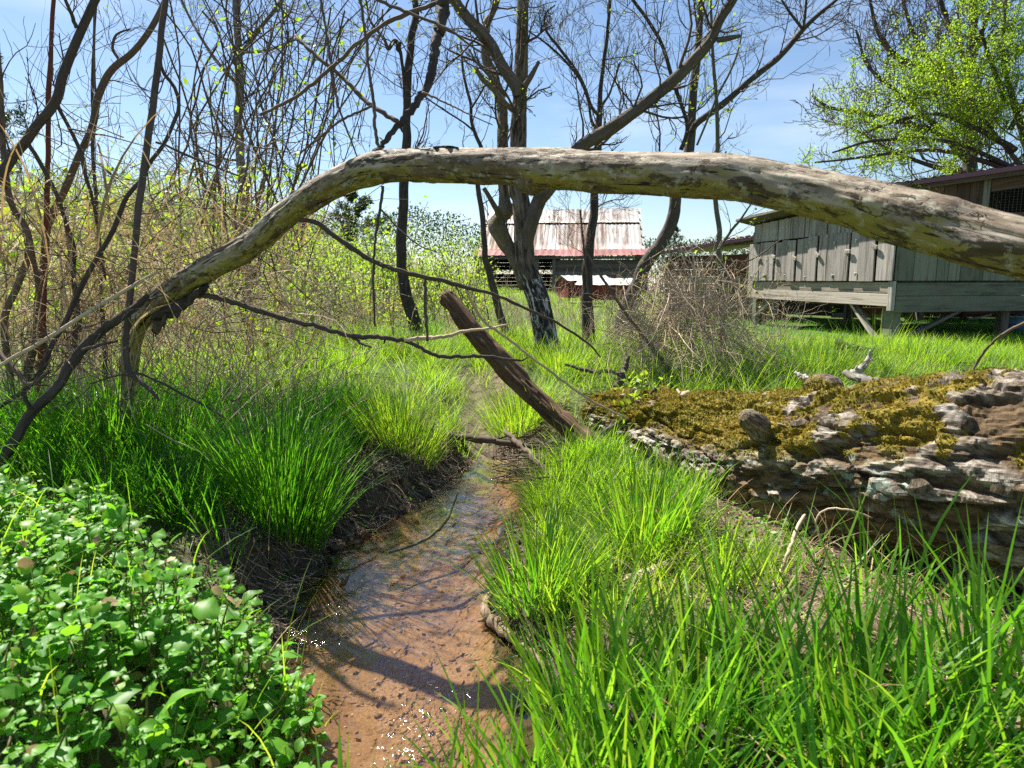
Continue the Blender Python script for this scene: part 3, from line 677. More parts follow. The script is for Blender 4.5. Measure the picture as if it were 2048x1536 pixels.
# ---- mid shed with plum roof, left of the nest box hutch
a = P(1330, 600, 14.2); b = P(1500, 606, 12.6); g = gz(b[0], b[1])
u = U([b[0] - a[0], b[1] - a[1], 0]); n = np.array([u[1], -u[0], 0]); w = math.hypot(b[0] - a[0], b[1] - a[1]) + .6
o = np.array([a[0], a[1], g])
mid = thing('animal_shed', 'low brown board shed between the dry brush pile and the grey hutch', 'shed', o + u * w / 2)
za = P(1340, 503, 14.0)[2] - g; zb = P(1495, 478, 12.7)[2] - g
nb = 9
for i in range(nb):
    z = (min(za, zb) - .1) / nb * (i + .5)
    bar('wall_plank', 'plank_red' if i >= 6 else 'plank_brown' if i % 3 == 0 else 'plank_dark', mid, o + Z3 * z, o + u * w + Z3 * z, .03, (min(za, zb) - .1) / nb - .012, rg.random())
for s in (0, w): bar('post', 'plank_brown', mid, o + u * s - n * .08 - Z3 * .05, o + u * s - n * .08 + Z3 * (za - .15), .12, .12, .5)
zb2 = za + (zb - za) * w / (w - .6)
rv = U(u * w + Z3 * (zb2 - za))
for i in range(5):
    L5 = (w + .4) / 5
    corr_sheet('roof_sheet', 'purple_roof', mid, o + rv * (L5 * i - .2) + n * .25 + Z3 * (za + .02), rv, -n + Z3 * .02, U(np.cross(rv, -n)), L5 + .03, 2.2, rg.random(), 4, .01, .004 * (i % 2))
bar('fascia', 'purple_roof', mid, o + rv * -.2 + n * .24 + Z3 * (za - .03), o + rv * (w + .2) + n * .24 + Z3 * (za - .03), .02, .07, .4)
bar('back_wall', 'plank_dark', mid, o - n * 1.8 + Z3 * .6, o + u * w - n * 1.8 + Z3 * .6, .03, 1.1, .4)

# ---- the grey nest box hutch on posts
HC = P(1780, 621, 8.5); HE = P(1497, 597, 11.4)
ht = U([HE[0] - HC[0], HE[1] - HC[1], 0]); hl = math.hypot(HE[0] - HC[0], HE[1] - HC[1])
hn = np.array([-(-ht[1]), -ht[0], 0]) * -1
hn = np.array([-ht[1], ht[0], 0]); hn = hn if hn[0] < 0 else -hn          # outward, to the left front
hr = -hn                                                                    # into the hutch, along the right face
hb = np.array([HC[0], HC[1], gz(HC[0], HC[1])])
hutch = thing('nest_box_hutch', 'weathered grey wooden nest box hutch on braced posts with a row of small latched doors', 'hutch', hb)
def face(s, z): return np.array([HC[0], HC[1], z]) + ht * s
def col_s(px):
    v = FWD + (px - CX) / F * RGT; k = v[0] / v[1]
    return (k * HC[1] - HC[0]) / (ht[0] - k * ht[1])
zB = 1.085; HD = 3.6
def roofz(s): return 2.15 - (2.15 - 2.0) * s / hl
cx5 = lambda c: 1450 + c / 3.425
cy5 = lambda c: 400 + c / 3.425
lower = [(148, 214, 310, 1), (219, 311, 300, 1), (317, 357, 300, 0), (358, 402, 285, 0), (403, 452, 282, 1), (459, 498, 275, 0), (499, 538, 270, 0), (539, 598, 256, 1), (606, 662, 246, 0), (663, 714, 240, 0), (715, 812, 236, 1), (819, 874, 225, 0), (875, 986, 214, 1), (997, 1111, 205, 0)]
for a_, b_, top, door in lower:
    s0, s1 = col_s(cx5(a_)), col_s(cx5(b_)); sm = (s0 + s1) / 2; w_ = abs(s1 - s0)
    dep = (np.array([HC[0], HC[1], 0]) + ht * sm)[1]
    zt = 1.1 + (560 - cy5(top)) / F * dep; out = .050 + (.014 if door else 0) + rg.uniform(-.002, .004)
    board('nest_door' if door else 'wall_plank', 'plank', hutch, face(sm, (zB + zt) / 2 + rg.uniform(-.006, .006)) + hn * out, ht, hn, U(Z3 + ht * rg.uniform(-.012, .012) + hn * rg.uniform(-.01, .01)), w_ - rg.uniform(0, .006), .022, zt - zB, float(np.clip(rg.normal(.5, .28), 0, 1)), label='grey plank door with a turn latch' if door else None)
upper = [(165, 218, 0), (219, 268, 0), (270, 325, .01), (326, 365, 0), (366, 405, .008), (406, 460, .0), (462, 500, .01), (502, 575, 0), (577, 650, .01), (652, 722, 0), (724, 820, .01), (822, 875, 0), (876, 992, .008), (994, 1111, 0)]
for k, (a_, b_, o_) in enumerate(upper):
    s0, s1 = col_s(cx5(a_)), col_s(cx5(b_)); sm = (s0 + s1) / 2; w_ = abs(s1 - s0); zt = roofz(sm) - .03
    top = np.interp((a_ + b_) / 2, [150, 1110], [306, 206]); dep = (np.array([HC[0], HC[1], 0]) + ht * sm)[1]
    z0 = 1.1 + (560 - cy5(top)) / F * dep + .008
    board('upper_plank', 'plank', hutch, face(sm, (z0 + zt) / 2) + hn * (.044 + o_), ht, hn, Z3, w_ - .004, .02, zt - z0, float(np.clip(rg.normal(.35, .25), 0, 1)))
# near-black sheet behind the planks paints shade in their gaps; floor and far walls close the box
board('gap_shade_sheet', 'inside_shade', hutch, face(hl / 2, 1.47) - hn * .03, ht, hn, Z3, hl - .02, .02, .8, .3)
board('floor', 'inside_shade', hutch, face(hl / 2, 1.06) + hr * HD / 2, ht, hr, Z3, hl - .06, HD, .03, .3, long=1)
for s, lab in ((hl - .01, 0),):
    board('end_wall', 'plank_dark', hutch, face(s, 1.36) + hr * 1.24, hr, ht, Z3, 2.48, .025, .55, .4)
board('rear_wall', 'plank_dark', hutch, face(hl / 2, 1.38) + hr * 2.48, ht, hr, Z3, hl - .08, .025, .6, .4)
# latches, hooks and hinges
for x_, y_, tl in ((217, 405, .5), (316, 392, .2), (456, 402, .35), (607, 378, .65), (812, 357, .1), (990, 325, .4)):
    s = col_s(cx5(x_)); dep = (np.array([HC[0], HC[1], 0]) + ht * s)[1]; z = 1.1 + (560 - cy5(y_)) / F * dep
    ax = U(-ht * math.cos(tl) + Z3 * -math.sin(tl)); az = np.cross(hn, ax)
    lt = board('turn_latch', 'latch', hutch, face(s, z) + hn * .092, az, hn, ax, .05, .024, .10, rg.random(), c=.004)
    mb = MB(); tube(mb, [face(s, z) + hn * .06, face(s, z) + hn * .108], .006, 8); mb.obj('screw', M['metal'], lt)
for x_, y_ in ((168, 525), (260, 518), (393, 518), (532, 528), (717, 518), (870, 505), (262, 345), (403, 333), (538, 318), (718, 298), (862, 285)):
    s = col_s(cx5(x_)); dep = (np.array([HC[0], HC[1], 0]) + ht * s)[1]; z = 1.1 + (560 - cy5(y_)) / F * dep
    mb = MB(); cham_box(mb, face(s, z) + hn * .080, ht, hn, Z3, .05, .005, .022, .002); cham_box(mb, face(s, z - .012) + hn * .084, ht, hn, Z3, .014, .012, .045, .002)
    mb.obj('door_hook', M['metal'], hutch, smooth_=False)
# beams below the doors
bar('upper_beam', 'beam', hutch, face(-.015, 1.005) + hn * .012, face(hl, 1.012) + hn * .012, .04, .135, .35, side=hn)
bar('lower_beam', 'beam', hutch, face(-.015, .85) + hn * .012, face(hl, .885) + hn * .012, .04, .155, .8, side=hn)
for z, hh, r_ in ((.985, .165, .25), (.80, .20, .4)):
    a_ = face(-.03, z); bar('side_beam', 'plank_green', hutch, a_ + hr * .03, a_ + hr * HD + Z3 * .0, .04, hh, r_, side=ht)
bar('corner_post', 'plank', hutch, face(-.012, .72) + hn * .01, face(-.012, 1.085) + hn * .01, .055, .075, .8, side=hn)
# green boards of the right hand face
cuts = [0, .276, .626, .81, .996, 1.36, 1.9, 2.5]; BD = 2.5; FALL = .5
for i in range(7):
    m_ = (cuts[i] + cuts[i + 1]) / 2; zt = 2.13 - FALL * m_ / BD - .03
    board('side_plank', 'plank_green', hutch, face(-.02, (1.09 + zt) / 2) + hr * m_, hr, ht, Z3, cuts[i + 1] - cuts[i] - .008, .024, zt - 1.09, rg.random())
# roof slab with shingles
ru = U(ht * hl + Z3 * (2.0 - 2.15)); hs = U(hr * BD - Z3 * FALL); rnn = U(np.cross(hs, ru)); rnn = rnn if rnn[2] > 0 else -rnn
rc0 = face(hl / 2, 2.095) 
board('roof_deck', 'plank_dark', hutch, rc0 + hs * (BD / 2 - .13), hs, rnn, ru, BD + .26, .03, hl + .20, .3)
for i in range(9):
    for j in range(9):
        board('roof_shingle', 'plank_green', hutch, rc0 + ru * ((i - 4) * (hl + .2) / 9) + hs * (-.11 + .28 * j) + rnn * (.024 + .006 * (i % 2) + .002 * (j % 2)), hs, rnn, ru, .275, .014, (hl + .2) / 9 + .04, rg.random())
# posts and braces
for s, k in ((.10, 0.19), (hl - .08, .11)):
    bar('post', 'plank_green', hutch, face(s, .28) + hr * .12, face(s, 1.05) + hr * .12, k, .12, .6, side=ht)
bar('post', 'plank_dark', hutch, face(.1, .28) + hr * 1.9, face(.1, 1.05) + hr * 1.9, .11, .11, .5); bar('post', 'plank_dark', hutch, face(.1, .28) + hr * 3.4, face(.1, 1.05) + hr * 3.4, .11, .11, .5)
bar('post', 'plank_dark', hutch, face(hl - .1, .28) + hr * 1.9, face(hl - .1, 1.05) + hr * 1.9, .11, .11, .5); bar('post', 'plank_dark', hutch, face(hl - .1, .28) + hr * 3.4, face(hl - .1, 1.05) + hr * 3.4, .11, .11, .5)
bar('brace', 'beam', hutch, face(.22, .33) + hr * .05, face(.72, .80) + hr * .05, .09, .04, .9)
bar('brace', 'plank_brown', hutch, face(.80, .82) + hr * .10, face(.36, .34) + hr * .5, .08, .04, .4)
bar('brace', 'plank_dark', hutch, face(hl - .12, .36) + hr * .2, face(hl - .55, .86) + hr * .05, .07, .04, .5)
bar('brace', 'beam', hutch, face(hl - .18, .50) + hr * .02, face(hl - .62, .83) + hr * .06, .05, .03, .8)
bar('brace', 'plank_dark', hutch, face(.02, .40) + hr * .35, face(.02, .74) + hr * 1.15, .08, .04, .45)
bar('cross_beam', 'plank_brown', hutch, face(.9, .80) + hr * 1.0, face(hl, .80) + hr * 1.0, .04, .17, .6)

# ---- chicken coop with plum metal roof rising behind the hutch
a = P(1775, 560, 12.4); b = P(2150, 560, 11.2); g = gz(a[0], a[1])
u = U([b[0] - a[0], b[1] - a[1], 0]); n = np.array([u[1], -u[0], 0]); n = n if n[1] < 0 else -n
w = math.hypot(b[0] - a[0], b[1] - a[1]) ; o = np.array([a[0], a[1], g])
coop = thing('chicken_coop', 'taller coop with plum metal roof and wire mesh window behind the grey hutch', 'coop', o + u * w / 2)
z0 = P(1775, 375, 12.4)[2] - g; z1 = P(2150, 322, 11.2)[2] - g
zl_ = lambda s: z0 + (z1 - z0) * s / w
sW = w * (1958 - 1775) / 375
for i in range(7):
    s = sW / 7 * (i + .5); bar('wall_plank', 'plank_brown', coop, o + u * s + Z3 * .5, o + u * s + Z3 * (zl_(s) - .09), sW / 7 - .006, .025, rg.random(), side=u)
bar('post', 'plank_green', coop, o + u * (sW + .04) + n * .03 + Z3 * .3, o + u * (sW + .04) + n * .03 + Z3 * (zl_(sW) - .09), .10, .06, .8, side=u)
bar('window_frame', 'plank_brown', coop, o + u * (sW + .1) + Z3 * (zl_(sW) - .22), o + u * w + Z3 * (zl_(w) - .22), .04, .2, .5, side=n)
bar('window_frame', 'plank_brown', coop, o + u * (sW + .1) + Z3 * 1.75, o + u * w + Z3 * 1.75, .04, .2, .4, side=n)
for i in range(7): bar('wall_plank', 'plank_brown', coop, o + u * (sW + .1 + (w - sW - .1) / 7 * (i + .5)) + Z3 * .5, o + u * (sW + .1 + (w - sW - .1) / 7 * (i + .5)) + Z3 * 1.65, (w - sW - .1) / 7 - .006, .025, rg.random(), side=u)
mb = MB(); pts = []
for i in range(24): pts.append([o + u * (sW + .1 + (w - sW - .1) * i / 23) + Z3 * 1.8, o + u * (sW + .1 + (w - sW - .1) * i / 23) + Z3 * (z1 - .25)])
for i in range(14): pts.append([o + u * (sW + .1) + Z3 * (1.85 + (z1 - 2.1) * i / 13), o + u * w + Z3 * (1.85 + (z1 - 2.1) * i / 13)])
tubes(mb, np.array(pts), np.full((len(pts), 2), .0022), 4); mb.obj('wire_mesh', M['mesh_wire'], coop)
bar('back_wall', 'inside_shade', coop, o - n * 1.9 + Z3 * 1.5, o + u * (w * .86) - n * 1.9 + Z3 * 1.5, .03, 2.2, .4, side=n)
bar('floor', 'inside_shade', coop, o - n * 1.0 + Z3 * .52, o + u * w - n * 1.0 + Z3 * .52, 1.9, .03, .4, side=n)
rv = U(u * w + Z3 * (z1 - z0))
for i in range(6):
    L6 = (w + .5) / 6
    corr_sheet('roof_sheet', 'purple_roof', coop, o + rv * (L6 * i - .25) + n * .35 + Z3 * (z0 + .0), rv, -n, U(np.cross(rv, -n)), L6 + .02, 2.6, rg.random(), 4, .012, .004 * (i % 2))
bar('fascia', 'purple_roof', coop, o + rv * -.25 + n * .34 + Z3 * (z0 - .035), o + rv * (w + .3) + n * .34 + Z3 * (z0 - .035), .02, .08, .4, side=n)
bar('rafter', 'plank_dark', coop, o + rv * -.2 + n * .2 + Z3 * (z0 - .10), o + rv * (w + .3) + n * .2 + Z3 * (z0 - .10), .05, .08, .4, side=n)

# ---- red framed rabbit hutch seen under the grey hutch
a = P(1640, 640, 13.2); b = P(2130, 640, 12.6); g = gz(a[0], a[1]); u = U([b[0] - a[0], b[1] - a[1], 0]); w = math.hypot(b[0] - a[0], b[1] - a[1]); o = np.array([a[0], a[1], g])
rab = thing('rabbit_hutch', 'red framed wire hutch on short legs seen through the gap under the grey hutch', 'hutch', o + u * w / 2)
zz = lambda y: P(1850, y, 12.9)[2] - g
bar('frame_beam', 'plank_red', rab, o + u * .5 + Z3 * zz(622), o + u * w + Z3 * zz(622), .06, .12, .6)
bar('frame_beam', 'plank_red', rab, o + u * .7 + Z3 * (zz(653)), o + u * w + Z3 * (zz(653)), .05, .07, .4)
bar('frame_beam', 'plank_green', rab, o + u * .2 + Z3 * zz(632), o + u * 1.2 + Z3 * zz(632), .05, .09, .7)
for s, t_ in ((.55, 0), (1.6, 0), (2.55, 1), (3.3, 0), (4.1, 1)):
    bar('leg', 'plank_red' if s != 1.6 else 'plank_green', rab, o + u * s - Z3 * .04, o + u * s + Z3 * zz(620), .09, .09, .5)
bar('brace', 'plank', rab, o + u * 2.6 + np.array([0, -.05, 0]), o + u * 3.0 + np.array([0, -.05, 0]) + Z3 * zz(628), .06, .04, .6)
mb = MB(); pts = []
for i in range(30): pts.append([o + u * (1.25 + .05 * i) + Z3 * zz(640), o + u * (1.25 + .05 * i) + Z3 * zz(622)])
for i in range(5): pts.append([o + u * 1.25 + Z3 * (zz(640) + .042 * i), o + u * 2.7 + Z3 * (zz(640) + .042 * i)])
tubes(mb, np.array(pts), np.full((len(pts), 2), .003), 4); mb.obj('wire_panel', M['mesh_wire'], rab)
bar('back_board', 'inside_shade', rab, o + u * .6 + np.array([0, 1.4, .3]), o + u * w + np.array([0, 1.4, .3]), .03, .75, .4)
# blue tub at the right edge
q = P(2034, 668, 9.9); q[2] = gz(q[0], q[1])
tub = thing('plastic_tub', 'blue plastic tub standing in the shade beside the hutch posts', 'tub', q)
mb = MB(); tube(mb, [q, q + Z3 * .12, q + Z3 * .22], [.14, .16, .175], 20); mb.obj('tub_body', M['blue'], tub)
mb = MB(); a_ = np.linspace(0, 2 * math.pi, 25); tube(mb, np.stack([q[0] + .178 * np.cos(a_), q[1] + .178 * np.sin(a_), np.full(25, q[2] + .222)], -1), .010, 6, cap=False); mb.obj('rim', M['white_roof'], tub)

# ------------------------------------------------------------------ fallen timber
def rows(tr, d0=None, d1=None, n=40):
    """[(px, py, width px[, depth])] -> smooth rows (x, y, z, radius)"""
    t = []
    m = len(tr)
    for i, r in enumerate(tr):
        d = r[3] if len(r) > 3 else d0 + ((d1 if d1 is not None else d0) - d0) * i / (m - 1)
        p = P(r[0], r[1], d); t.append([*p, r[2] / 2 * d / F])
    c = catmull(t, n); c[:, 3] = np.maximum(c[:, 3], .0006); return c
def worley(p, s=0):
    """distance to nearest and second nearest cell point and the id of the nearest"""
    p = np.asarray(p, float); sh = p.shape[:-1]; p = p.reshape(-1, 3); ip = np.floor(p).astype(np.int64)
    f1 = np.full(len(p), 9.0); f2 = np.full(len(p), 9.0); cid = np.zeros(len(p))
    for a in (-1, 0, 1):
        for b in (-1, 0, 1):
            for c in (-1, 0, 1):
                q = ip + [a, b, c]; x, y, z = q[:, 0], q[:, 1], q[:, 2]
                pt = q + np.stack([_h(x, y, z, s), _h(x, y, z, s + 1), _h(x, y, z, s + 2)], -1); d = np.linalg.norm(pt - p, axis=1); n = d < f1
                f2 = np.where(n, f1, np.minimum(f2, d)); cid = np.where(n, _h(x, y, z, s + 3), cid); f1 = np.where(n, d, f1)
    return f1.reshape(sh), f2.reshape(sh), cid.reshape(sh)
def ridg(bc, sc, s=0, o=4):
    n = fbm(bc * np.asarray(sc), o, s); return 1 - np.abs(2 * n - 1)

# -- the arching bare limb across the whole view
ARCH = [(236, 960, 30, 3.10), (246, 850, 28, 3.06), (257, 740, 31, 3.02), (266, 668, 40, 2.98), (288, 628, 46, 2.93), (330, 594, 49, 2.88), (372, 564, 50, 2.82), (420, 535, 50, 2.76), (513, 481, 50, 2.66), (581, 420, 51, 2.58),
        (640, 383, 58, 2.50), (700, 355, 62, 2.44), (757, 335, 72, 2.38), (800, 331, 67, 2.33), (850, 330, 66, 2.28), (1000, 332, 75, 2.14), (1100, 337, 83, 2.05), (1200, 343, 86, 1.96), (1446, 354, 88, 1.76),
        (1592, 379, 95, 1.65), (1700, 402, 101, 1.57), (1811, 436, 112, 1.49), (1920, 465, 118, 1.42), (2048, 497, 121, 1.35), (2250, 555, 126, 1.26), (2600, 680, 140, 1.15), (2900, 900, 150, 1.08)]
c = rows(ARCH, n=520)
arch = thing('fallen_limb', 'thick bare grey limb with yellow algae arching right across the view above the stream', 'dead limb', c[0, :3])
def dsp(bc, d, r):
    o = 0.010 * (fbm(bc * [14, 14, 5], 3, 41) - .5) * 2 + 0.0042 * (fbm(bc * [60, 60, 12], 3, 42) - .5) * 2 + .0022 * (fbm(bc * [150, 150, 14], 2, 47) - .5) * 2
    sc = np.clip((fbm(bc * [20, 20, 6], 4, 44) - .60) * 14, 0, 1)          # scraps of bark stand proud
    o += 0.0035 * sc
    cr = ridg(bc, [26, 26, 5], 43, 3)
    return o - 0.003 * smooth(.965, .99, cr)
mb = MB(); tube(mb, c[:, :3], c[:, 3] * .95, 72, .5, True, dsp); mb.obj('limb', M['arch'], arch)
# knot and scraps of bark
q = P(757, 305, 2.36); mb = MB(); tube(mb, [q + [0, .02, -.035], q + [-.002, 0, 0], q + [-.004, -.005, .012]], [.034, .026, .016], 14, .3, True, lambda bc, d, r: .006 * (fbm(d * 3 + 2, 3, 9) - .5)); mb.obj('knot', M['bark_dark'], arch)
q = P(1065, 380, 2.09); mb = MB(); tube(mb, [q + [0, 0, .03], q, q + [.002, -.01, -.012]], [.05, .036, .012], 14, .4, True, lambda bc, d, r: .012 * (fbm(d * 3 + 5, 3, 9) - .5)); mb.obj('knot', M['arch'], arch)
def bark_flap(px, seed, parent, mat='bark_dark', thick=.007, amp=.03):
    """torn sheet of bark: px = rows of (x, y_top, y_bottom, depth)"""
    n = 26; k = 12; e = catmull([[a, b, c_, d] for a, b, c_, d in px], n); vs = []
    for i in range(n):
        for j in range(k):
            t = j / (k - 1); wob = fbm(np.array([i * .31, t * 2.4, seed]), 3, seed) - .5; w2 = fbm(np.array([i * .9, 0.2, seed]), 2, seed + 1) - .5
            p = P(e[i, 0] + 10 * wob, e[i, 1] + (e[i, 2] - e[i, 1]) * t + (26 * w2 if j == k - 1 else 0), e[i, 3] - amp * math.sin(t * 2.6) + .05 * wob); vs.append(p)
    vs = np.array(vs); N = len(vs); i = np.arange(n - 1)[:, None]; j = np.arange(k - 1)[None]
    q = np.stack([i * k + j, i * k + j + 1, (i + 1) * k + j + 1, (i + 1) * k + j], -1).reshape(-1, 4)
    rim = [(a, a + 1) for a in range(k - 1)] + [((n - 1) * k + a + 1, (n - 1) * k + a) for a in range(k - 1)] + [((a + 1) * k, a * k) for a in range(n - 1)] + [(a * k + k - 1, (a + 1) * k + k - 1) for a in range(n - 1)]
    e4 = np.array([[b, a, a + N, b + N] for a, b in rim]); mb = MB(); mb.add(np.vstack([vs, vs + [0, thick, 0]]), None, np.vstack([q, q[:, ::-1] + N, e4]), .3, np.vstack([vs, vs]))
    return mb.obj('bark_flap', M[mat], parent)
bark_flap([(305, 626, 640, 2.86), (330, 612, 634, 2.85), (360, 596, 626, 2.83), (390, 580, 600, 2.80), (415, 566, 580, 2.78)], 3, arch)
bark_flap([(302, 640, 656, 2.88), (313, 630, 668, 2.87), (324, 622, 658, 2.86), (334, 616, 634, 2.86)], 6, arch, 'vine')
bark_flap([(856, 296, 306, 2.235), (875, 292, 312, 2.225), (900, 291, 310, 2.20), (918, 294, 304, 2.185)], 8, arch, 'bark_dark', .006, .004)

# -- twigs that grow from the arching limb and hang in front of the clearing
def stick(parent, tr, d0, d1, mat='twig', n=36, k=8, name='branch', seed=0, knob=0.25):
    c = rows(tr, d0, d1, n); r = np.random.default_rng(seed + 17)
    c[1:-1, :3] += r.normal(0, 1, (n - 2, 3)) * c[1:-1, 3:4] * .22
    rad = c[:, 3] * (1 + knob * (r.random(n) - .4) * (r.random(n) > .6))
    mb = MB(); tube(mb, c[:, :3], rad, k, r.random(), True)
    # short spurs along the stick
    for i in range(2, n - 2, 3):
        if r.random() < .5:
            dirn = U(r.normal(0, 1, 3)); tube(mb, [c[i, :3], c[i, :3] + dirn * rad[i] * r.uniform(1.5, 3.2)], [rad[i] * .6, rad[i] * .25], 5, r.random())
    return mb.obj(name, M[mat], parent), c
stick(arch, [(598, 440, 9), (634, 448, 10), (703, 496, 10), (757, 526, 10), (846, 554, 9), (890, 561, 9), (928, 574, 8), (976, 585, 6.5), (1010, 598, 6), (1078, 629, 5.5), (1113, 646, 5), (1174, 684, 4.5), (1201, 714, 3)], 2.52, 2.9, n=70, seed=1)
stick(arch, [(931, 578, 6.5), (962, 636, 5.5), (1010, 673, 5), (1058, 711, 5), (1113, 752, 5), (1154, 783, 4.5), (1198, 810, 4.5), (1256, 837, 3)], 2.72, 3.1, 'cane', n=50, seed=2)
stick(arch, [(385, 585, 9), (407, 590, 10), (444, 597, 10), (495, 614, 10), (547, 631, 10), (632, 652, 10), (703, 671, 10), (754, 674, 10), (805, 680, 9), (832, 690, 8), (873, 711, 8), (928, 713, 7.5), (972, 713, 7), (1010, 718, 6), (1041, 721, 5), (1055, 714, 3)], 2.78, 2.95, n=90, seed=3)
stick(arch, [(808, 680, 8), (856, 676, 8), (894, 672, 7), (925, 663, 6), (969, 658, 5), (1014, 649, 3)], 2.87, 2.8, 'cane', n=40, seed=4)
stick(arch, [(700, 671, 5), (722, 686, 6), (742, 695, 4)], 2.86, 2.8, n=14, seed=5)
stick(arch, [(850, 556, 5), (851, 612, 7), (855, 682, 5)], 2.72, 2.75, n=20, seed=6, name='branch')
stick(arch, [(765, 372, 6), (763, 400, 6), (750, 485, 5), (747, 554, 5), (750, 653, 4)], 2.4, 2.45, n=30, seed=7)
stick(arch, [(763, 420, 4), (800, 460, 3.5), (840, 492, 3), (873, 503, 2)], 2.42, 2.3, n=26, seed=8)
stick(arch, [(887, -40, 24), (887, 0, 23), (880, 51, 21), (870, 96, 19), (863, 147, 18), (846, 185, 16), (819, 226, 14), (791, 256, 12), (758, 298, 10)], 2.6, 2.37, 'bark_dark', n=60, k=12, seed=9, name='upright_limb')
LIMBS2 = [([(740, -20, 7), (757, 0, 7), (805, 21, 7), (839, 34, 6), (880, 51, 6), (908, 65, 5), (942, 92, 4), (1000, 130, 3), (1060, 180, 2)], 2.55, 2.4),
          ([(520, 230, 6), (600, 188, 7), (668, 130, 8), (744, 65, 8), (805, 31, 9), (880, 3, 8)], 2.5, 2.6),
          ([(590, 70, 5), (607, 89, 7), (641, 120, 8), (685, 154, 8), (720, 191, 9), (754, 219, 9), (795, 243, 10)], 2.7, 2.44),
          ([(720, -10, 6), (733, 85, 6), (737, 137, 6), (747, 205, 7), (750, 260, 7), (758, 300, 6)], 2.5, 2.38),
          ([(640, -10, 5), (652, 60, 5), (664, 140, 5), (675, 205, 5), (690, 250, 4), (715, 315, 3)], 2.6, 2.6),
          ([(600, 306, 4), (640, 275, 5), (680, 242, 5), (745, 212, 5)], 2.6, 2.46),
          ([(845, 185, 5), (880, 200, 4), (930, 225, 3), (985, 250, 2)], 2.4, 2.3)]
for i, (tr, a_, b_) in enumerate(LIMBS2): stick(arch, tr, a_, b_, 'vine', n=40, k=7, seed=30 + i)

# -- leaning dead snag
SN = [(890, 592, 32, 4.55), (901, 606, 38, 4.53), (942, 660, 41, 4.46), (993, 714, 45, 4.38), (1044, 769, 47, 4.30), (1096, 817, 46, 4.20), (1147, 862, 47, 4.08), (1182, 896, 50, 3.98), (1210, 930, 56, 3.90)]
c = rows(SN, n=170)
snag = thing('leaning_snag', 'rotten brown broken trunk leaning over the head of the stream, propped at the mossy log', 'dead trunk', c[-1, :3])
def dsp(bc, d, r):
    g = ridg(bc, [30, 30, 2.2], 51, 3); return -0.026 * smooth(.70, .97, g) + .016 * (fbm(bc * [12, 12, 4], 3, 52) - .5) + .006 * (fbm(bc * [70, 70, 9], 2, 53) - .5)
mb = MB(); v, d, ms = tube(mb, c[:, :3], c[:, 3], 44, .5, True, dsp); mb.obj('trunk', M['stump'], snag)
mb = MB()
for i in range(16):       # splintered top
    a = 2 * math.pi * i / 16; k = int(44 * i / 16); p = v[0, k]; t = U(c[0, :3] - c[3, :3])
    tube(mb, [v[3, k] * .8 + c[3, :3] * .2, p * .75 + c[0, :3] * .25, p * .7 + c[0, :3] * .3 + t * rg.uniform(.0, .05)], [.014, .012, .003], 5, rg.random())
mb.obj('splinters', M['stump'], snag, kind='stuff')

# -- the big mossy log
LOGRN = []; lr = catmull([[*p, r] for p, r in zip(LOGC, LOGR)], 820)
log = thing('mossy_log', 'huge rotting log with flaking grey bark and ochre moss lying along the right bank', 'fallen log', lr[200, :3] * [1, 1, 0] + [0, 0, .2])
def dsp(bc, d, r):
    up = d[..., 2]; w = bc + .04 * np.stack([fbm(bc * [9, 9, 4], 3, 160) - .5, fbm(bc * [9, 9, 4], 3, 170) - .5, fbm(bc * 4, 3, 180) - .5], -1) * [1, 1, 3]
    o = 0.028 * (fbm(bc * [4, 4, 1.6], 3, 61) - .5) * 2
    f1, f2, cid = worley(w * [18, 18, 4.4], 62); e = smooth(.02, .13, f2 - f1)               # long strips of bark with open joints
    on = smooth(.48, .50, .55 * fbm(bc * [7, 7, 3.6], 4, 68) + .45 * cid)                          # where strips still cling
    o += .019 * on * e + .013 * (cid - .5) * on
    fib = ridg(w, [46, 46, 7.0], 74, 4); o -= .007 * smooth(.72, .98, fib) * (1 - .4 * on); o += .006 * (fbm(bc * [90, 90, 7], 3, 75) - .5)
    o -= 0.022 * smooth(.93, .985, ridg(w, [7, 7, 2.2], 63, 3))                       # deep lengthwise fissures
    o += 0.014 * (fbm(bc * [60, 60, 34], 3, 64) - .5) + .006 * (vnoise(bc * [150, 150, 110], 90) - .5)
    o += 0.012 * smooth(.46, .62, fbm(bc * [7, 7, 7], 3, 65)) * smooth(.1, .8, up)      # moss cushions
    LOGRN.append(np.where(on > .5, .35 + .65 * cid, .12 * cid) * (.35 + .65 * e))
    return o
def mossf(v, d):
    m = .7 * fbm(v * 6.0, 4, 65) + .3 * fbm(v * 22, 3, 69); s = smooth(.435, .485, m + .12 * (d[..., 2] - .55) - .045 * smooth(2.6, 2.1, v[..., 1]) + .10 * smooth(1.30, .9, v[..., 0]))
    return s * smooth(.0, .42, d[..., 2] + .25 * (fbm(v * 9, 3, 67) - .5))
mb = MB(); LV, LD, LM = tube(mb, lr[:, :3], lr[:, 3], 250, .5, True, dsp, mossf=mossf); mb.rn[-1] = np.append(LOGRN[0].ravel(), [.3, .3]); mb.obj('trunk', M['log'], log, smooth_=False)
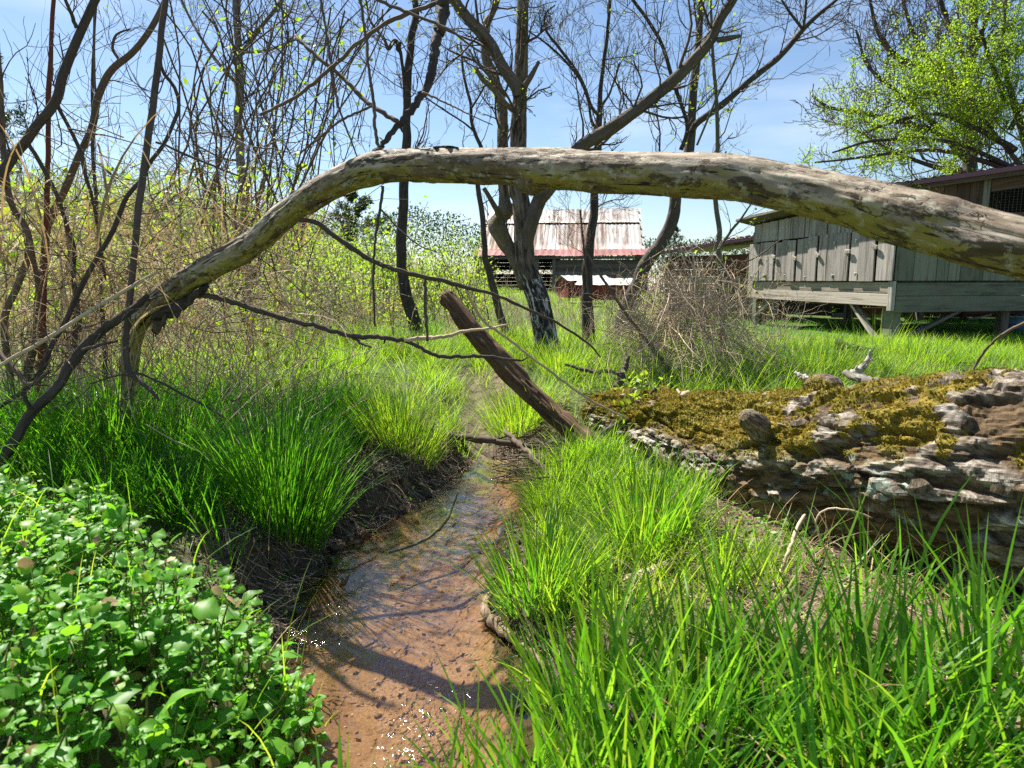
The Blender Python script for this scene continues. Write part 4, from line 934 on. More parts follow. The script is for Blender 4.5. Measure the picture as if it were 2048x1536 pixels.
def lump(px, py, dep, r, seed, name, mat, parent, up=(0, 0, 1), moss=.8, ln=.14, tip=.5):
    q = P(px, py, dep); up = U(up)
    mb = MB(); pts = np.array([q - up * .08, q - up * .02, q + up * ln * .45, q + up * ln * .85, q + up * ln]); rr = np.array([r * 1.25, r * 1.08, r * .9, r * (.5 + tip * .3), r * tip * .6])
    cc = catmull(np.column_stack([pts, rr]), 40)
    v, d, m = tube(mb, cc[:, :3], cc[:, 3], 48, .4, True, lambda bc, d, r: .09 * r * (fbm(bc * 14 + seed, 3, seed) - .5) * 4 + .012 * (fbm(bc * 45, 3, seed + 1) - .5), mossf=lambda v, d: smooth(.36, .48, fbm(v * 9, 3, seed + 2)) * moss)
    mb.rn[-1] = np.append((.25 + .6 * vnoise(v * 40, seed + 4)).ravel(), [.3, .3]); mb.obj(name, M[mat], parent, smooth_=False); return v, d, m
mv = [lump(1640, 830, 2.62, .085, 5, 'burl', 'log', log, (.05, .0, 1), 1.0, .15, .9)]
mv += [lump(1530, 868, 2.58, .05, 8, 'branch_stub', 'log', log, (-.75, -.45, .62), .5, .15, .75)]
mv += [lump(1900, 785, 2.12, .10, 15, 'burl', 'log', log, (.1, .1, 1), .9, .05, .9)]
# moss tufts standing on the mossy patches
rm = np.random.default_rng(77); mp_, mn_ = [], []
cand = np.argwhere(LM > .45); wsel = cand[rm.integers(0, len(cand), 52000)]
pa = LV[wsel[:, 0], wsel[:, 1]]; nb_ = (wsel[:, 1] + 1) % LV.shape[1]; na = np.minimum(wsel[:, 0] + 1, LV.shape[0] - 1)
r1, r2 = rm.random((2, len(wsel), 1)); pa = pa + (LV[wsel[:, 0], nb_] - pa) * r1 + (LV[na, wsel[:, 1]] - pa) * r2
da = LD[wsel[:, 0], wsel[:, 1]]
for v, d, m in mv:
    cd = np.argwhere(m > .5)
    if len(cd): w_ = cd[rm.integers(0, len(cd), 1500)]; pa = np.vstack([pa, v[w_[:, 0], w_[:, 1]]]); da = np.vstack([da, d[w_[:, 0], w_[:, 1]]])
tv = np.array([[-.35, 0, 0], [.35, 0, 0], [.22, .25, .6], [-.22, .25, .6], [0, .1, 1.1]]); 
R = frames(rm.normal(0, 1, (len(pa), 3)), norm(da + rm.normal(0, .45, pa.shape)))
mb = MB(); colr = np.clip(fbm(pa * 10, 3, 70) * 1.5 - .25 + rm.normal(0, .12, len(pa)), 0, 1)
stamp(mb, tv, [[0, 1, 2], [0, 2, 3], [3, 2, 4]], R, rm.uniform(.004, .011, len(pa)), pa, colr); mb.obj('moss_tufts', M['moss'], log, kind='stuff')
# loose flakes of bark and small broken sticks that lie on the log
def flake(px, py, dep, w, h, seed, nrm):
    r = np.random.default_rng(seed); q = P(px, py, dep); nrm = U(nrm); x = U(np.cross(nrm, [.3, .1, 1])); y = np.cross(nrm, x)
    n = 9; a = np.linspace(0, 2 * math.pi, n, endpoint=False); rr = r.uniform(.65, 1.1, n)
    v = [q + nrm * .012] + [q + x * math.cos(t) * w * k + y * math.sin(t) * h * k - nrm * .006 * r.random() for t, k in zip(a, rr)]
    v = np.array(v); m = len(v); b = v - nrm * .012
    tr = [[0, 1 + i, 1 + (i + 1) % n] for i in range(n)]; tr += [[m + a_[0], m + a_[2], m + a_[1]] for a_ in list(tr)]; qd = [[1 + i, m + 1 + i, m + 1 + (i + 1) % n, 1 + (i + 1) % n] for i in range(n)]
    mb = MB(); mb.add(np.vstack([v, b]), tr, qd, r.random(), np.vstack([v, b]) * [1, 1, 1]); return mb.obj('bark_flake', M['log'], log, smooth_=False)
for i in range(70):
    a = rm.integers(200, 740); k = rm.integers(0, LV.shape[1])
    if LD[a, k, 1] > .3 or LD[a, k, 2] < -.55 or LM[a, k] > .3: continue
    p = LV[a, k]; r = np.random.default_rng(i); nrm = LD[a, k]; x = U(lr[a + 1, :3] - lr[a, :3]); y = np.cross(nrm, x); n = 9; w = r.uniform(.022, .06); h = r.uniform(.010, .026)
    an = np.linspace(0, 2 * math.pi, n, endpoint=False); rr = r.uniform(.6, 1.15, n)
    v = np.array([p + nrm * .014] + [p + x * math.cos(t) * w * q_ + y * math.sin(t) * h * q_ + nrm * r.uniform(-.002, .012) for t, q_ in zip(an, rr)]); b = v - nrm * .012; m = len(v)
    tr = [[0, 1 + i_, 1 + (i_ + 1) % n] for i_ in range(n)]; tr += [[m + t_[0], m + t_[2], m + t_[1]] for t_ in list(tr)]; qd = [[1 + i_, m + 1 + i_, m + 1 + (i_ + 1) % n, 1 + (i_ + 1) % n] for i_ in range(n)]
    mb = MB(); mb.add(np.vstack([v, b]), tr, qd, r.random(), np.vstack([v, b])); mb.obj('bark_flake', M['log'], log, smooth_=False)

def fallen(name, label, tr, d0, d1, mat='cane', n=30, k=10, cat='stick', group=None, seed=0):
    c = rows(tr, d0, d1, n); t = thing(name, label, cat, c[0, :3], group); stick(t, tr, d0, d1, mat, n, k, 'wood', seed); return t
gd = 'dead sticks lying on the ground and log'
fallen('fallen_stick', 'short bent grey stick rising from the log where the snag rests', [(1205, 868, 10), (1240, 845, 12), (1280, 815, 11), (1300, 795, 9), (1309, 780, 10)], 3.9, 3.7, 'twig', seed=1, group=gd)
fallen('fallen_stick', 'short pale broken stub lying on the moss at the far end of the log', [(1360, 790, 16), (1385, 793, 15), (1420, 800, 11), (1440, 806, 6)], 3.35, 3.2, 'cane', seed=2, group=gd)
fallen('fallen_stick', 'grey split stick standing upright behind the mossy log', [(1228, 788, 15, 4.7), (1240, 758, 14, 4.7), (1250, 735, 12, 4.75), (1258, 712, 5, 4.75)], None, None, 'twig', seed=3, group=gd)
fallen('fallen_stick', 'long dark stick lying across the muddy head of the stream', [(832, 868, 6), (880, 872, 10), (940, 876, 14), (1000, 884, 13), (1060, 893, 11), (1120, 900, 8), (1160, 902, 5)], 4.15, 3.9, 'vine', seed=4, group=gd)
fallen('fallen_stick', 'dry stick pointing down to the head of the stream under the snag', [(1010, 862, 8), (1040, 890, 12), (1068, 918, 13), (1098, 948, 8)], 4.1, 3.45, 'vine', seed=5, group=gd)
fallen('fallen_stick', 'crooked peeled root curling along the right edge of the stream', [(980, 1188, 14, 2.36), (970, 1212, 17, 2.29), (978, 1236, 20, 2.21), (1010, 1264, 20, 2.12), (1048, 1296, 19, 2.05), (1085, 1325, 15, 1.98), (1130, 1352, 10, 1.93)], None, None, 'dull_cane', n=40, seed=6, group=gd)
fallen('fallen_stick', 'stout pale stick half buried in the bright grass near the log', [(1250, 1168, 26, 2.2), (1290, 1152, 27, 2.22), (1338, 1132, 26, 2.25)], None, None, 'cane', seed=7, group=gd)
fallen('fallen_stick', 'thin straight dry stalk leaning against the big log', [(1545, 1180, 6, 2.0), (1575, 1110, 8, 2.05), (1600, 1045, 8, 2.12), (1610, 1030, 5, 2.15)], None, None, 'cane', seed=8, group=gd)
fallen('fallen_stick', 'dark rotting stick under the grass at the bottom right', [(1205, 1412, 20, 1.48), (1290, 1438, 30, 1.45), (1400, 1470, 34, 1.40), (1520, 1520, 30, 1.34)], None, None, 'bark_dark', seed=9, group=gd)
fallen('fallen_stick', 'pale stick end poking into the grass at the right edge', [(1962, 1425, 26, 1.45), (2010, 1418, 27, 1.46), (2070, 1405, 27, 1.48)], None, None, 'cane', seed=10, group=gd)
fallen('fallen_stick', 'thin dark twig reaching from the watercress into the stream', [(505, 1206, 5, 2.28), (560, 1216, 7, 2.27), (610, 1226, 9, 2.26), (640, 1222, 5, 2.28)], None, None, 'twig', seed=11, group=gd)
fallen('fallen_stick', 'grey twig lying behind the log near the bright tufts', [(1130, 728, 6), (1180, 742, 8), (1230, 745, 8), (1275, 768, 6), (1310, 772, 3)], 5.0, 4.7, 'twig', seed=12, group=gd)
fallen('fallen_stick', 'bleached crooked stick lying on the grass behind the log', [(1588, 745, 5), (1610, 755, 10), (1627, 766, 8)], 3.4, 3.3, 'latch', seed=13, group=gd)
fallen('driftwood', 'bleached forked piece of wood on the lawn behind the log', [(1700, 752, 12), (1722, 738, 15), (1734, 722, 10), (1742, 700, 4)], 4.6, 4.6, 'white', cat='driftwood', seed=14)
fallen('fallen_branch', 'grey lichened branch lying on the lawn behind the mossy burl', [(1690, 745, 12), (1740, 765, 22), (1790, 780, 26), (1820, 800, 20)], 3.8, 3.0, 'bark_grey', cat='branch', seed=15)
fallen('bramble_cane', 'single reddish cane arching over the lawn at the right edge', [(1940, 756, 4, 3.0), (1955, 722, 5, 3.0), (1985, 685, 5, 2.9), (2030, 655, 6, 2.8), (2090, 632, 6, 2.7)], None, None, 'vine', cat='cane', seed=16)
fallen('looping_vine', 'thin looping dry stem hanging on the side of the log', [(1660, 1130, 3, 2.25), (1640, 1080, 3, 2.2), (1633, 1040, 4, 2.18), (1655, 1018, 4, 2.16), (1700, 1020, 4, 2.12), (1745, 1036, 3, 2.1)], None, None, 'cane', cat='vine', seed=17)

# ------------------------------------------------------------------ trees
def grow(acc, p, d, Ln, r, lev, rng, up=.1, wander=.22, nch=(3, 6), ang=(25, 65), shrink=.6, n=7, rmin=.0012):
    pts = [np.array(p)]; d = U(d); st = Ln / (n - 1)
    for i in range(n - 1):
        d = U(d + rng.normal(0, wander, 3) + np.array([0, 0, up])); pts.append(pts[-1] + d * st)
    acc.append((lev, np.array(pts), np.maximum(r * np.linspace(1, .42, n), rmin)))
    if lev > 0:
        for _ in range(rng.integers(*nch)):
            t = rng.uniform(.2, .97); i = min(int(t * (n - 1)), n - 2); q = pts[i] + (pts[i + 1] - pts[i]) * (t * (n - 1) - i)
            dd = U(pts[i + 1] - pts[i]); ax = U(np.cross(dd, rng.normal(0, 1, 3))); a = math.radians(rng.uniform(*ang))
            grow(acc, q, dd * math.cos(a) + ax * math.sin(a), Ln * shrink * (1.1 - .5 * t) * rng.uniform(.7, 1.2), r * .55 * (1.1 - .5 * t), lev - 1, rng, up, wander, nch, ang, shrink, n, rmin)
LEAF4 = (np.array([[0, 0, 0], [.32, .42, .06], [0, 1, 0], [-.32, .42, .06], [0, .5, -.05]]), np.array([[0, 1, 4], [1, 2, 4], [2, 3, 4], [3, 0, 4]]))
def leaves_on(mb, acc, cnt, size, rng, lev=0, spread=.02, droop=0.0):
    seg = [a for a in acc if a[0] <= lev]
    if not seg or cnt <= 0: return
    s = rng.integers(0, len(seg), cnt); A = np.array([seg[i][1][rng.integers(1, 7)] for i in s]); A = A + rng.normal(0, spread, A.shape)
    f = rng.normal(0, 1, (cnt, 3)) + [0, 0, -droop]; R = frames(f, rng.normal(0, .6, (cnt, 3)) + [0, 0, 1])
    stamp(mb, *LEAF4, R, rng.uniform(*size, cnt), A, rng.random(cnt))
def put_twigs(acc, name, mat, parent, k=4):
    mb = MB()
    if not acc: return
    tubes(mb, np.array([a[1] for a in acc]), np.array([a[2] for a in acc]), k); return mb.obj(name, M[mat], parent, kind='stuff')
def limb_twigs(acc, c, rng, per, Ln, lev=1, t0=.15, t1=1.0, up=.12, rf=.35, flat=None, rmin=.0012, nch=(3, 6)):
    n = len(c)
    for _ in range(per):
        i = int(rng.uniform(t0, t1) * (n - 2)); dd = U(c[i + 1, :3] - c[i, :3]); ax = U(np.cross(dd, rng.normal(0, 1, 3))); a = math.radians(rng.uniform(35, 80))
        dv = dd * math.cos(a) + ax * math.sin(a)
        if flat: dv = dv * [1, flat, 1]
        grow(acc, c[i, :3], dv, Ln * rng.uniform(.5, 1.2), max(c[i, 3] * rf * rng.uniform(.5, 1), rmin * 1.5), lev, rng, up, rmin=rmin, nch=nch)
def barkd(s, amp):
    return lambda bc, d, r: amp * r * ((ridg(bc, [38, 38, 5], s, 3) - .6) * .8 + (fbm(bc * [10, 10, 3], 3, s + 1) - .5) * .9)
def tree(name, label, cat, limbs, mat, seed, twigs=(10, .6, 1), leaf=None, group=None, names=None, k=16, amp=.25, mats=None, rmin=.0015, tmat='twig', grounded=True):
    """limbs: list of (trace, d0, d1); the first is the trunk"""
    rng = np.random.default_rng(seed); cs = [rows(tr, a, b, 90 if i == 0 else 50) for i, (tr, a, b) in enumerate(limbs)]
    b0 = cs[0][0]; g0 = gz(b0[0], b0[1])
    if grounded and b0[2] > g0 + .03:
        dv = U(b0[:3] - cs[0][4, :3]); h0 = b0[2] - g0 + .06; sl_ = np.clip(dv[:2] / max(-dv[2], .3), -.35, .35) * h0 * .7
        ext = np.array([[b0[0] + sl_[0], b0[1] + sl_[1], g0 - .06, b0[3] * 1.25], [b0[0] + sl_[0] * .5, b0[1] + sl_[1] * .5, (g0 - .06 + b0[2]) / 2, b0[3] * 1.1]])
        cs[0] = catmull(np.vstack([ext, cs[0][::6], cs[0][-1:]]), 110)
    for c in cs: c[:, 3] *= .88
    base = cs[0][0, :3]; t = thing(name, label, cat, base, group); acc = []
    for i, c in enumerate(cs):
        c[2:-2, :3] += (np.stack([fbm(np.column_stack([np.arange(len(c)) * .12, np.full(len(c), i * 3.1 + s_), np.zeros(len(c))]), 2, seed) for s_ in range(3)], -1)[2:-2] - .5) * c[2:-2, 3:4] * .8
        mb = MB(); tube(mb, c[:, :3], c[:, 3], k if i == 0 else max(8, k - 6), rng.random(), True, barkd(seed + i, amp) if k > 12 else None)
        mm = mats[i] if mats else mat
        mb.obj((names[i] if names else None) or ('trunk' if i == 0 else 'limb'), M[mm], t)
        if twigs[0]: limb_twigs(acc, c, rng, int(twigs[0] * (1 if i else 1.0)), twigs[1], twigs[2], .35 if i == 0 else .15, rmin=rmin)
    if acc: put_twigs(acc, 'twigs', tmat, t)
    if leaf:
        mb = MB(); leaves_on(mb, acc, leaf[0], leaf[1], rng); mb.obj('leaf_buds', M[leaf[2]], t, kind='stuff')
    return t, acc, cs

# the main tree: trunk painted with white streaks at its foot, mossy crooked second stem, two great limbs
c = rows([(1102, 735, 58), (1097, 707, 54), (1088, 656, 50), (1078, 605, 47), (1063, 564, 45), (1051, 530, 44), (1047, 468, 40), (1042, 400, 38), (1034, 376, 37), (1036, 307, 34), (1037, 239, 32), (1041, 171, 29), (1043, 102, 26), (1046, 0, 23), (1050, -120, 20)], 6.5, 6.5, 260)
c[:, 3] *= .90
mt = thing('tree', 'big grey barked tree with white streaked foot growing behind the leaning snag', 'tree', c[0, :3]); acc = []; rng = np.random.default_rng(101)
mb = MB(); tube(mb, c[:, :3], c[:, 3], 40, .5, True, barkd(201, .34), mossf=lambda v, d: smooth(1.30, 1.05, v[..., 2] + .25 * (fbm(v * 6, 3, 4) - .5)))
mb.obj('trunk', M['main_bark'], mt)
for nm, mt_, tr, d0, d1, tw in (('limb', 'bark', [(1036, 190, 24), (1031, 171, 25), (1003, 130, 24), (983, 92, 24), (959, 62, 24), (928, 27, 22), (908, 0, 21), (880, -50, 19)], 6.45, 6.2, 10),
                             ('crooked_stem', 'bark_moss', [(1054, 575, 26), (1040, 535, 30), (1018, 497, 30), (1000, 468, 33), (992, 452, 34), (1001, 434, 31), (1011, 418, 34), (1009, 396, 23), (1007, 307, 21), (1005, 222, 20), (993, 171, 19), (979, 137, 18), (970, 102, 17), (972, 51, 16), (986, 24, 13), (1005, -30, 11)], 6.56, 6.9, 14),
                             ('limb', 'bark', [(1050, 540, 22), (1053, 490, 27), (1061, 450, 30), (1078, 403, 30), (1096, 379, 29), (1133, 328, 28), (1164, 292, 27), (1215, 261, 27), (1256, 232, 25), (1300, 200, 25), (1355, 153, 25), (1391, 117, 24), (1421, 80, 23), (1439, 40, 21), (1461, 7, 19), (1490, -40, 17)], 6.52, 5.6, 20),
                             ('broken_stub', 'bark', [(1050, 172, 13), (1062, 152, 11), (1078, 123, 7)], 6.4, 6.3, 0), ('broken_stub', 'bark_moss', [(1026, 220, 11), (1010, 205, 11), (986, 178, 10), (965, 158, 9), (951, 136, 7)], 6.45, 6.2, 0),
                             ('broken_stub', 'bark', [(1436, 80, 12), (1455, 77, 11), (1480, 72, 7)], 5.75, 5.6, 0), ('broken_stub', 'bark_moss', [(1002, 440, 15), (990, 415, 12), (968, 376, 9)], 6.6, 6.5, 0)):
    cc = rows(tr, d0, d1, 110); cc[:, 3] *= .88; mb = MB(); tube(mb, cc[:, :3], cc[:, 3], 26, rng.random(), True, barkd(int(tr[0][0]), .34 if mt_ == 'bark' else .85)); mb.obj(nm, M[mt_], mt)
    if tw: limb_twigs(acc, cc, rng, tw, .75, 2, .25)
limb_twigs(acc, c, rng, 12, .7, 2, .55)
put_twigs(acc, 'twigs', 'twig', mt); mb = MB(); leaves_on(mb, acc, 900, (.012, .03), rng, 0); mb.obj('leaf_buds', M['spring'], mt, kind='stuff')

tree('tree', 'straight dark trunk left of the main tree, rising from a curved foot', 'tree', [
    ([(836, 660, 30), (832, 640, 28), (818, 603, 26), (808, 564, 24), (801, 521, 23), (801, 468, 23), (805, 427, 22), (808, 362, 21), (812, 290, 19), (813, 205, 18), (815, 137, 18), (822, 85, 17), (832, 44, 15), (828, 0, 13), (826, -60, 11)], 7.6, 7.6),
    ([(812, 200, 8), (803, 115, 7), (796, 98, 12), (800, 85, 8)], 7.6, 7.4), ([(800, 95, 9), (790, 82, 10), (777, 97, 9), (768, 78, 6), (740, 40, 5), (732, 0, 4)], 7.5, 7.3)], 'bark_dark', 11, (10, .7, 1))
tree('tree', 'slim dark tree in front of the barn roof, right of the main tree', 'tree', [
    ([(1178, 645, 26), (1176, 600, 24), (1174, 537, 22), (1181, 485, 20), (1187, 420, 18), (1190, 376, 17), (1195, 300, 16), (1199, 240, 15), (1200, 212, 11), (1202, 171, 9), (1215, 68, 8), (1219, 0, 7), (1222, -60, 6)], 7.2, 7.0),
    ([(1200, 235, 8), (1183, 214, 7), (1165, 165, 7), (1145, 130, 6), (1118, 95, 6), (1092, 60, 5), (1090, 30, 4), (1110, 10, 3)], 7.1, 6.8), ([(1196, 262, 8), (1182, 240, 6), (1176, 200, 5), (1160, 160, 5), (1128, 120, 5), (1090, 85, 4), (1056, 62, 3)], 7.1, 6.7),
    ([(1204, 212, 6), (1222, 180, 5), (1240, 125, 4)], 7.1, 7.0), ([(1178, 590, 5), (1160, 420, 4)], 7.1, 7.1)], 'bark_dark', 12, (12, .7, 2), (240, (.012, .028), 'spring'))
tree('tree', 'leaning dark tree behind the brush pile whose stem bends left at the foot', 'tree', [
    ([(1262, 600, 32), (1274, 575, 31), (1290, 537, 30), (1306, 510, 29), (1335, 463, 27), (1351, 400, 25), (1366, 345, 23), (1380, 292, 21), (1386, 237, 19), (1389, 164, 17), (1398, 73, 15), (1400, 0, 14), (1402, -60, 12)], 8.2, 7.6),
    ([(1384, 262, 15), (1396, 245, 14), (1439, 215, 14), (1490, 168, 13), (1556, 117, 13), (1603, 62, 11), (1636, 29, 9), (1672, 0, 7), (1700, -30, 6)], 7.7, 7.0),
    ([(1362, 300, 10), (1374, 250, 9), (1350, 175, 9), (1326, 95, 8), (1300, 47, 8), (1262, -5, 7)], 7.6, 7.2), ([(1606, 62, 6), (1610, 35, 6), (1613, -5, 5)], 7.0, 6.9), ([(1605, 58, 6), (1580, 25, 5), (1563, 0, 4)], 7.0, 6.9)], 'bark_dark', 13, (12, .9, 2), (260, (.012, .028), 'spring'))
tree('sapling', 'straight greenish sapling in front of the leaning tree', 'young tree', [
    ([(1440, 540, 13), (1438, 511, 12), (1439, 467, 12), (1431, 398, 11), (1435, 307, 10), (1433, 226, 9), (1428, 153, 8), (1424, 73, 7), (1422, 0, 6), (1421, -60, 5)], 6.2, 6.1),
    ([(1438, 500, 6), (1460, 465, 6), (1480, 440, 5), (1502, 408, 3)], 6.1, 6.0), ([(1394, 290, 5), (1414, 243, 5), (1436, 190, 5), (1462, 140, 5), (1478, 95, 4), (1484, 60, 3)], 6.1, 6.1)], 'bark_young', 14, (6, .5, 1), (200, (.02, .045), 'spring'), k=10)
tree('tree', 'thin dark leaning tree left of the mossy crooked stem', 'tree', [
    ([(980, 545, 16), (971, 520, 14), (969, 468, 13), (959, 400, 12), (955, 370, 11), (960, 330, 10), (962, 290, 9), (945, 256, 8), (942, 205, 7), (928, 154, 6), (921, 85, 5)], 7.9, 7.6),
    ([(944, 215, 5), (965, 180, 4), (975, 160, 3)], 7.6, 7.5), ([(945, 260, 5), (920, 240, 4), (880, 215, 4), (848, 192, 3)], 7.6, 7.3)], 'bark_dark', 15, (10, .7, 2), k=10)
tree('tree', 'smooth grey trunk standing among the vines on the left', 'tree', [
    ([(492, 520, 26), (489, 440, 22), (484, 350, 20), (480, 290, 18), (478, 240, 17), (478, 150, 17), (477, 100, 16), (474, 0, 15), (473, -70, 14)], 8.8, 8.8),
    ([(480, 110, 10), (510, 70, 9), (545, 25, 8), (570, -10, 7)], 8.8, 8.5), ([(476, 170, 8), (440, 130, 7), (405, 80, 6), (372, 20, 5), (355, -20, 5)], 8.8, 8.5), ([(480, 105, 7), (520, 103, 6), (560, 92, 6), (610, 70, 5)], 8.8, 8.5)], 'bark_grey', 16, (14, 1.0, 2), (500, (.02, .05), 'spring'))
# low leafy willow whips round the foot of the left trees are built with the shrubs

# bare tree and leafy tree on the right edge
lb = []
rng = np.random.default_rng(404)
xt = [(1945, 420, 32), (1940, 330, 28), (1936, 255, 25), (1939, 146, 21), (1946, 37, 17), (1950, -40, 14)]
xl = [([(1938, 300, 22), (1915, 200, 18), (1870, 140, 15), (1800, 118, 12), (1760, 70, 9), (1742, 10, 7), (1735, -30, 5)], 16, 15), ([(1936, 200, 16), (1900, 150, 13), (1850, 110, 10), (1820, 50, 8), (1800, -20, 6)], 16, 15.5),
      ([(1936, 320, 18), (1880, 270, 14), (1800, 245, 11), (1720, 225, 9), (1660, 215, 7), (1628, 195, 5)], 15.5, 14.5), ([(1925, 290, 14), (1850, 235, 11), (1790, 180, 9), (1735, 130, 7), (1712, 60, 5)], 15.5, 15),
      ([(1944, 120, 14), (1965, 60, 11), (1990, 0, 9), (2010, -50, 7)], 16, 16), ([(1940, 160, 14), (1918, 90, 11), (1890, 30, 9), (1870, -40, 7)], 16, 16), ([(1938, 350, 14), (1860, 330, 10), (1780, 300, 8), (1710, 260, 6)], 15, 14.5)]
t, acc, cs = tree('tree', 'tall bare dark tree spreading many fine branches at the upper right', 'tree', [(xt, 16, 16)] + xl, 'bark_dark', 17, (18, 1.5, 2), k=12, rmin=.006, tmat='twig')
yt = [(2090, 460, 22), (2075, 350, 19), (2045, 260, 16), (2020, 180, 12), (2005, 90, 9), (2010, 0, 7)]
yl = [([(2030, 300, 16), (1960, 260, 12), (1880, 230, 9), (1800, 240, 7), (1730, 265, 5)], 12.5, 12), ([(2045, 350, 16), (1960, 320, 12), (1860, 300, 9), (1760, 310, 7), (1680, 320, 5), (1630, 325, 4)], 12.5, 11.8), ([(2010, 200, 12), (1980, 120, 9), (1960, 60, 7)], 12.5, 12.5), ([(2020, 260, 12), (2060, 180, 10), (2080, 90, 8)], 12.5, 12),
      ([(2040, 330, 12), (2000, 280, 9), (1930, 190, 7), (1900, 130, 5)], 12.6, 12.6), ([(2050, 300, 12), (2090, 250, 10), (2140, 200, 8)], 12.6, 12), ([(2035, 340, 12), (1900, 285, 9), (1760, 280, 7), (1665, 305, 4)], 12.4, 11.6), ([(1990, 210, 10), (1850, 185, 8), (1770, 215, 5)], 12.5, 12.2)]
t, acc, cs = tree('leafy_tree', 'tree in fresh yellow green leaf spreading over the coop roof at the right edge', 'tree', [(yt, 12.6, 12.6)] + yl, 'bark_dark', 18, (15, 1.1, 2), k=12, rmin=.004, tmat='twig')
mb = MB(); rl_ = np.random.default_rng(9); leaves_on(mb, acc, 38000, (.022, .055), rl_, 1, .05, .5); mb.obj('foliage', M['tree_leaf'], t, kind='stuff')

# ------------------------------------------------------------------ thicket on the left
def canes(name, mat, parent, starts, ends, sag, r0, rng, n=9, k=4, wob=.03, kind='stuff', rtip=.35):
    s = np.asarray(starts, float); e = np.asarray(ends, float); m = len(s); t = np.linspace(0, 1, n)[None, :, None]
    p = s[:, None] * (1 - t) + e[:, None] * t
    off = rng.normal(0, 1, (m, 1, 3)) * np.asarray(sag).reshape(-1, 1, 1) * [1, 1, .35]; p = p + off * (4 * t * (1 - t))
    w = rng.normal(0, wob, (m, n, 3)); w[:, 0] = 0; p = p + w
    p[:, 1:-1] = .25 * p[:, :-2] + .5 * p[:, 1:-1] + .25 * p[:, 2:]
    mb = MB(); tubes(mb, p, np.asarray(r0).reshape(-1, 1) * np.linspace(1, rtip, n)[None], k, rng.random(m))
    return mb.obj(name, M[mat], parent, kind=kind), p
def sapling(label, limbs, mat, seed, tw=(6, .35, 1), name='sapling', group=None, leaf=None, grounded=True):
    return tree(name, label, 'sapling' if name == 'sapling' else name.replace('_', ' '), limbs, mat, seed, tw, leaf, group, k=14, amp=.22, rmin=.0012, grounded=grounded and name != 'dead_branch')
gs = 'bare saplings of the left thicket'
sapling('thick dark sapling leaning from the left edge up to the top of the view', [
    ([(-60, 420, 24), (0, 352, 23), (20, 318, 21), (51, 287, 20), (82, 243, 20), (113, 205, 20), (123, 164, 20), (147, 99, 19), (164, 55, 18), (190, 0, 17), (215, -50, 15)], 3.1, 3.0),
    ([(114, 206, 9), (122, 225, 9), (137, 253, 9), (161, 304, 9), (171, 352, 8), (185, 400, 7), (198, 470, 6), (210, 560, 6)], 3.05, 3.3), ([(58, 290, 9), (89, 342, 9), (116, 396, 9), (130, 441, 8), (147, 496, 8), (150, 560, 8), (160, 660, 8)], 3.05, 3.3),
    ([(153, 56, 9), (143, 28, 8), (130, 0, 7), (122, -30, 6)], 3.0, 2.9)], 'bark_dark', 21, (7, .3, 1), group=gs)
sapling('brown forked sapling crossing behind the red cane, bent halfway up', [
    ([(58, 740, 16), (70, 690, 16), (84, 560, 16), (96, 461, 16), (106, 434, 16), (126, 386, 16), (150, 338, 15), (164, 301, 14), (185, 249, 15), (191, 212, 15), (208, 164, 15), (239, 120, 15), (273, 99, 13), (308, 44, 12), (331, 0, 11), (350, -40, 9)], 3.6, 3.3),
    ([(238, 120, 7), (226, 98, 6), (232, 70, 5), (260, 58, 4)], 3.4, 3.3), ([(198, 195, 5), (190, 170, 5), (188, 60, 4), (187, -20, 3)], 3.4, 3.4)], 'vine', 22, group=gs)
sapling('grey sapling standing in front of the foot of the fallen limb', [
    ([(318, 800, 5), (300, 780, 9), (272, 758, 12), (256, 740, 14), (251, 700, 13), (255, 640, 13), (262, 560, 14), (270, 496, 14), (277, 437, 15), (284, 376, 15), (290, 325, 15), (297, 266, 15), (307, 212, 15), (314, 154, 14), (321, 85, 13), (333, 0, 12), (340, -40, 10)], 2.72, 3.0),
    ([(320, 80, 7), (323, 137, 8), (349, 174, 8), (359, 212, 8), (349, 243, 8), (328, 290, 8), (301, 325, 9), (284, 359, 9), (253, 396, 10), (226, 461, 11), (195, 513, 11), (178, 542, 11), (154, 587, 11), (130, 641, 11), (102, 689, 11), (79, 744, 11), (34, 792, 10), (-30, 830, 10)], 3.0, 2.9),
    ([(268, 744, 6), (308, 758, 6), (359, 785, 6), (410, 812, 5), (461, 843, 3)], 2.72, 2.7), ([(266, 752, 6), (240, 750, 5), (210, 758, 4), (180, 768, 3)], 2.72, 2.65), ([(313, 285, 6), (330, 290, 6), (369, 308, 6), (427, 332, 5), (478, 352, 4)], 2.95, 3.2)], 'twig', 23, (5, .25, 1), group=gs, grounded=False)
sapling('straight red brown cane standing upright near the left edge', [([(80, 720, 10), (86, 640, 10), (92, 441, 10), (94, 342, 10), (97, 239, 10), (99, 171, 10), (104, 68, 9), (108, 0, 9), (110, -40, 8)], 3.3, 3.3)], 'red_cane', 24, (0, 0, 0), 'red_cane')
sapling('thin dark upright sapling between the forked sapling and the grey one', [([(205, 620, 8), (198, 478, 7), (191, 393, 7), (186, 308, 7), (185, 232, 6), (185, 154, 6), (190, 50, 5), (196, -30, 4)], 3.9, 3.9)], 'twig', 25, (8, .3, 1), group=gs)
